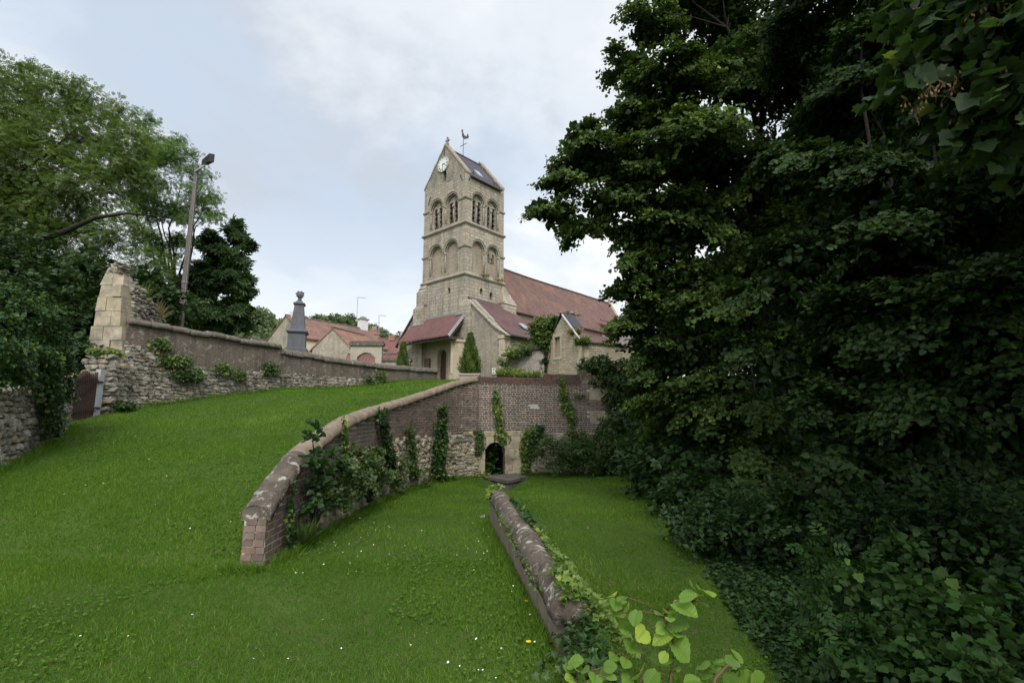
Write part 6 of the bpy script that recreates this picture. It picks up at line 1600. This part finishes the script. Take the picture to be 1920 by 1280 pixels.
for lab, F_, a, z, n in (('grass tuft on the tower ledge below the blind arches', None, 1.9, 12.45, 160), ('second grass tuft on the tower ledge near its corner', None, 3.6, 12.45, 160)):
    q = CH(a, -.1, z); tuft('wall_weeds', lab, q, n // 3, .3, .9, M['dryweed'])

# ------------------------------------------------------------------ hazel sapling in the foreground
hz_t = thing('hazel_sapling', 'bright yellow green hazel sapling in the near foreground', 'sapling', (.95, 2.55, -.36))
hl = [(495, 255, 95), (575, 285, 80), (520, 335, 100), (620, 355, 75), (550, 430, 115), (695, 450, 110), (625, 520, 120), (745, 590, 135), (660, 700, 150), (895, 415, 90), (965, 395, 75), (990, 460, 75), (915, 525, 90), (1145, 265, 125), (1255, 210, 100), (1320, 235, 115), (1260, 320, 120), (1120, 375, 170), (1060, 500, 165), (1030, 580, 130), (920, 625, 150), (1080, 710, 190), (910, 780, 150), (180, 830, 130), (120, 890, 100), (230, 935, 120), (480, 865, 90), (725, 920, 160), (980, 890, 200), (1060, 930, 110), (345, 970, 110), (1270, 860, 110), (1310, 915, 120), (1440, 890, 120), (1410, 830, 90), (1515, 815, 100), (1550, 890, 90), (1620, 955, 120), (1735, 985, 130), (1510, 985, 110), (420, 940, 80), (490, 960, 70), (830, 985, 130), (620, 985, 110), (1180, 990, 120)]
stems = {'a': [(700, 1300), (760, 800), (700, 560), (580, 380), (500, 260)], 'b': [(960, 1300), (1010, 800), (1020, 640), (1090, 450), (1180, 320), (1330, 200)], 'c': [(150, 1200), (200, 950), (180, 850)], 'd': [(1300, 1250), (1380, 960), (1480, 850), (1600, 900)], 'e': [(1020, 660), (960, 520), (930, 400)], 'f': [(1700, 1200), (1720, 1000)]}
hl += [(x + random.gauss(0, 50), y + random.gauss(0, 60), random.uniform(60, 110)) for x, y, s in hl if random.random() < .55]
zp = lambda x, y, Y: P(1040 + x / 4.571, 1060 + y / 4.571, Y)
m = MB(); nodes = []
for k, pts in stems.items():
    Yb = {'a': 2.6, 'b': 2.5, 'c': 2.55, 'd': 2.4, 'e': 2.5, 'f': 2.3}[k]
    q = [zp(x, y, Yb + .03 * i) for i, (x, y) in enumerate(pts)]
    if k in 'abdf' or k == 'c': q = [Vector((.95 + random.uniform(-.15, .15), 2.6, -.36))] + q
    m.tube(q, [.009 - .0012 * i for i in range(len(q))], 6)
    for a, b in zip(q[-len(pts):], q[-len(pts) + 1:]):
        for u in np.linspace(0, 1, 12): nodes.append(a.lerp(b, u))
pos, ax, nn, sc = [], [], [], []
for x, y, s in hl:
    c = zp(x, y, 2.5 + random.uniform(-.06, .06)); nd = min(nodes, key=lambda q: (q - c).length)
    L = s / 4.571 / CAM_F * 2.75 * 1.1
    d = (c - nd); d = d.normalized() if d.length > .01 else Vector((random.gauss(0, 1), 0, random.gauss(0, 1))).normalized()
    d = (d + Vector((random.gauss(0, .35), random.gauss(0, .3), random.gauss(-.1, .3)))).normalized()
    b = c - d * L * .5; m.tube([nd, (nd + b) / 2 + Vector((0, 0, .005)), b], .0025, 4)
    pos.append(b[:]); ax.append(d[:]); sc.append(L); nn.append((random.gauss(0, .3), -.55 + random.gauss(0, .25), .8 + random.gauss(0, .2)))
m.build('stem', M['twig'], hz_t, True)
V, T, ti = inst(HAZEL, np.array(pos), np.array(ax), np.array(nn), np.array(sc), np.clip(.5 + .28 * RNG.normal(size=len(pos)), .1, 1))
ti = np.clip(ti + np.tile(HAZEL_VEIN, len(pos)), 0, 1)
link('leaves', np_mesh('leaves', V, T, ti, smooth=True), M['hazelleaf'], hz_t)
# rough growth under it
n = 1500; x = .75 + RNG.normal(size=n) * .28; y = 2.9 + RNG.normal(size=n) * .35
V, T, ti = inst(IVY, np.stack([x, y, z_low(x, y) + .02 + .22 * RNG.random(n) ** 2], 1), nrm(RNG.normal(size=(n, 3))), UP + .6 * RNG.normal(size=(n, 3)), .035 + .03 * RNG.random(n), RNG.random(n) * .7)
put(link('undergrowth', np_mesh('undergrowth', V, T, ti), M['shrub']), 'scrubby low growth around the broken end of the low wall', 'ground cover', None, 'stuff')

# ------------------------------------------------------------------ grass
BL = np.array([(-.5, 0, 0), (.5, 0, 0), (.36, .55, .05), (-.36, .55, .05), (.0, 1.0, .22)])
BLT = np.array([(0, 1, 2), (0, 2, 3), (3, 2, 4)])
def grass_patch(n, x0, x1, y0, y1, zf, ok, h, w, pw=1.0):
    x = x0 + (x1 - x0) * RNG.random(n); y = y0 + (y1 - y0) * RNG.random(n) ** pw
    k = ok(x, y); x, y = x[k], y[k]; n = len(x)
    z = zf(x, y) - .008
    ax = nrm(np.stack([RNG.normal(size=n) * .45, RNG.normal(size=n) * .45, np.ones(n)], 1))
    lump = .5 + .25 * np.sin(x * 2.1 + 1.3 * np.sin(y * 1.7)) + .25 * np.sin(y * 2.9 + x * 1.1) + .2 * np.sin(x * 6.3 + y * 5.1)
    big = np.sin(x * .75 + 2.1 * np.sin(y * .43 + 1)) * np.sin(y * .62 + 1.7 * np.sin(x * .51)) + .6 * np.sin(x * 1.9 - y * 1.3) * np.sin(y * 2.3 + x * .7)
    hh = h * (.45 + .8 * RNG.random(n)) * (.65 + .6 * np.clip(lump, 0, 1)) * (1 + .22 * big)
    t = np.clip(.17 + .20 * big + .30 * lump * .7 + .42 * RNG.random(n) + (RNG.random(n) < .04) * .5, 0, 1)
    return inst((BL, BLT), np.stack([x, y, z], 1), ax, nrm(RNG.normal(size=(n, 3)) * np.array([1, 1, .2])), np.stack([w * (.7 + .6 * RNG.random(n)), hh, hh], 1), t)
zmix = lambda x, y: np.where((y > 3.0) & (x < xr(np.clip(y, 5.9, 17.2)) - .1), np.maximum(z_up(x, y), z_low(x, y)), z_low(x, y))
inview = lambda x, y: (np.abs(x) < y * 1.10 + .5)
nowall = lambda x, y: (RW.dist(x, y) > .2) & (SW.dist(x, y) > .16) & (RS.dist(x, y) > .25)
okL = lambda x, y: inview(x, y) & nowall(x, y) & ((y < 5.75) | (x > xr(np.clip(y, 5.9, 17.2)))) & ((y < 17.1) ) & (x < np.interp(y, [2, 4.2, 5.6, 8.6, 13.5, 17], [1.9, 2.2, 2.45, 3.1, 4.0, 4.2])) & ~((np.abs(x + .2) < .75) & (np.abs(y - 16.6) < .8))
okU = lambda x, y: inview(x, y) & nowall(x, y) & (x < np.where(y < 17.2, xr(np.clip(y, 5.9, 17.2)) - .2, 40)) & (x > xl(y) + .12) & ((y < 17.2) | (y > 18.3 + .29 * np.clip(x + 1.2, 0, 9)) | (x < -1.5)) & ~((y > 30) & (x > -3 + .9 * (34 - y)))
gp_ = [grass_patch(150000, -7.4, 2.4, 2.6, 6.2, zmix, okL, .055, .0055, .8), grass_patch(60000, -6.8, 3.4, 5.6, 10, z_low, okL, .06, .008), grass_patch(55000, -3.6, 4.2, 10, 17.2, z_low, okL, .065, .013),
       grass_patch(95000, -10, -2.7, 5.5, 10, lambda x, y: np.maximum(z_up(x, y), z_low(x, y)), okU, .06, .008), grass_patch(70000, -13, -1, 10, 18, z_up, okU, .07, .014), grass_patch(38000, -11, 3, 18, 35, z_up, okU, .09, .028)]
okT = lambda x, y: inview(x, y) & nowall(x, y) & (x < xr(np.clip(y, 5.9, 17.2)) - .18) & (x > xl(y) + .12) & (RNG.random(len(x)) < np.clip((8.8 - y) / 3.2, 0, 1))
gp_.append(grass_patch(80000, -9.2, -2.9, 5.3, 8.8, zmix, okT, .058, .0058))
V, T, t = join(gp_)
put(link('grass', np_mesh('grass', V, T, t), M['grass']), 'mown green grass covering the lawns', 'grass', None, 'stuff')
# trodden bare spots along the hedge foot
for i, (px, py, r) in enumerate(((1265, 975, .35), (1440, 1165, .22), (1465, 1225, .2), (1200, 935, .3))):
    for Y in np.arange(2.5, 14, .05):
        q = P(px, py, Y)
        if q.z <= float(z_low(np.array(q.x), np.array(q.y))) + .01: break
    m = MB(); n = 18; ring = []
    for k in range(n):
        a = 6.283 * k / n; rr = r * (.7 + .35 * math.sin(3 * a + i) + random.uniform(-.1, .1)); x_, y_ = q.x + rr * .7 * math.cos(a), q.y + rr * 1.3 * math.sin(a)
        ring.append((x_, y_, float(z_low(np.array(x_), np.array(y_))) + .012))
    m.add([(q.x, q.y, float(z_low(np.array(q.x), np.array(q.y))) + .03)] + ring, [(0, 1 + k, 1 + (k + 1) % n) for k in range(n)])
    structure('bare_earth', m.mesh('bare_earth'), M['earth'])
# longer grass where the mower cannot reach: along wall feet
def fringe(path, side, off, n, zf, h, s0=0, s1=None):
    q = s0 + ((s1 or path.L) - s0) * RNG.random(n); P_ = np.array([path.at(a) for a in q]); T_ = np.array([path.tan(a) for a in q])
    o = off + np.abs(RNG.normal(size=n)) * .07
    x = P_[:, 0] + T_[:, 1] * side * o; y = P_[:, 1] - T_[:, 0] * side * o
    hh = h * (.5 + RNG.random(n))
    return inst((BL, BLT), np.stack([x, y, zf(x, y) - .01], 1), nrm(np.stack([RNG.normal(size=n) * .5, RNG.normal(size=n) * .5, np.ones(n)], 1)), RNG.normal(size=(n, 3)), np.stack([np.full(n, .009), hh, hh], 1), np.clip(.3 + .4 * RNG.random(n), 0, 1))
V, T, t = join([fringe(RW, 1, .2, 7000, z_low, .13), fringe(RS, 1, .22, 3000, z_low, .14), fringe(SW, 1, .13, 4500, z_low, .10), fringe(SW, -1, .14, 3000, z_low, .13), fringe(RW, -1, .18, 6000, z_up, .16, .3), fringe(LW, 1, .28, 5000, z_up, .2), fringe(FW, 1, .25, 2500, z_up, .16),
                fringe(Path([(-2.75, 5.8, 0), (-3.2, 5.8, 0)], smooth=False), -1, .08, 500, z_low, .12)])
put(link('rough_grass', np_mesh('rough_grass', V, T, t), M['grass']), 'longer unmown grass along the feet of the walls', 'grass', None, 'stuff')
# clover and plantain leaves in the turf
n = 42000; x = -9 + 12 * RNG.random(n); y = 2.7 + 9.5 * RNG.random(n) ** 1.2
k = (okL(x, y) | okU(x, y)) & ((np.sin(x * 1.9 + 2) + np.sin(y * 1.6 + x) + np.sin(x * 4 - y * 3) * .6) > .35); x, y = x[k], y[k]; n = len(x)
V, T, ti = inst(HEART, np.stack([x, y, zmix(x, y) + .02 + .02 * RNG.random(n)], 1), nrm(RNG.normal(size=(n, 3)) * np.array([1, 1, .25])), UP + .3 * RNG.normal(size=(n, 3)), .016 + .016 * RNG.random(n), RNG.random(n) * .8)
put(link('clover', np_mesh('clover', V, T, ti), M['grass']), 'patches of clover leaves low in the turf', 'ground cover', None, 'stuff')
# daisies and dandelions, each one a flower of its own
def flower(name, petal, r, npet):
    m = MB()
    for i in range(npet):
        a = 2 * math.pi * i / npet; b = math.pi / npet * .9
        m.add([(0, 0, .0), (r * math.cos(a - b), r * math.sin(a - b), .004), (r * 1.1 * math.cos(a), r * 1.1 * math.sin(a), .003), (r * math.cos(a + b), r * math.sin(a + b), .004)], ((0, 1, 2, 3),))
    return m.mesh(name)
dm = flower('daisy', M['petal'], .0125, 9); dm.materials.append(M['petal'])
ym = flower('dandelion', M['yellowp'], .016, 11); ym.materials.append(M['yellowp'])
def near(px, py):
    for Y in np.arange(2.8, 17, .05):
        p = P(px, py, Y); z = float(zmix(np.array(p.x), np.array(p.y)))
        if p.z <= z + .05: return Vector((p.x, p.y, z + .05))
spots = [(605, 1165), (640, 1215), (370, 1150), (240, 1195), (150, 1195), (560, 1210), (545, 1225), (540, 1235), (480, 1218), (475, 1235), (715, 1225), (745, 1232), (840, 1245), (862, 1250), (770, 1210), (800, 1190), (930, 1270), (940, 1215), (962, 1098), (945, 1097), (960, 1108), (994, 1152), (893, 1198), (1003, 1205), (905, 1255), (897, 1257), (280, 1276), (508, 1105), (530, 1090), (405, 1060), (420, 985), (432, 982), (450, 960), (426, 1005), (436, 1037), (360, 1153), (363, 1152)]
spots += [(random.gauss(690, 40), random.gauss(1010, 22)) for _ in range(30)] + [(random.gauss(905, 18), random.gauss(1010, 22)) for _ in range(16)] + [(random.uniform(520, 900), random.uniform(960, 1080)) for _ in range(26)] + [(random.uniform(1000, 1160), random.uniform(900, 1000)) for _ in range(12)] + [(random.uniform(120, 420), random.uniform(800, 1000)) for _ in range(14)]
for i, (px, py) in enumerate(spots):
    p = near(px, py)
    if p is None: continue
    o = bpy.data.objects.new('daisy', dm); COL.objects.link(o); o.location = p
    o.rotation_euler = (random.gauss(0, .3), random.gauss(0, .3), random.random() * 6); s = random.uniform(.35, .68); o.scale = (s, s, s)
    put(o, 'small white daisy open in the mown grass', 'daisy', 'daisies scattered in the lawn')
for px, py in ((987, 1130), (991, 1207), (1250, 1010)):
    p = near(px, py); o = bpy.data.objects.new('dandelion', ym); COL.objects.link(o); o.location = p; o.scale = (1.2,) * 3
    put(o, 'yellow flower open in the grass near the low wall', 'dandelion', 'yellow flowers by the low wall')
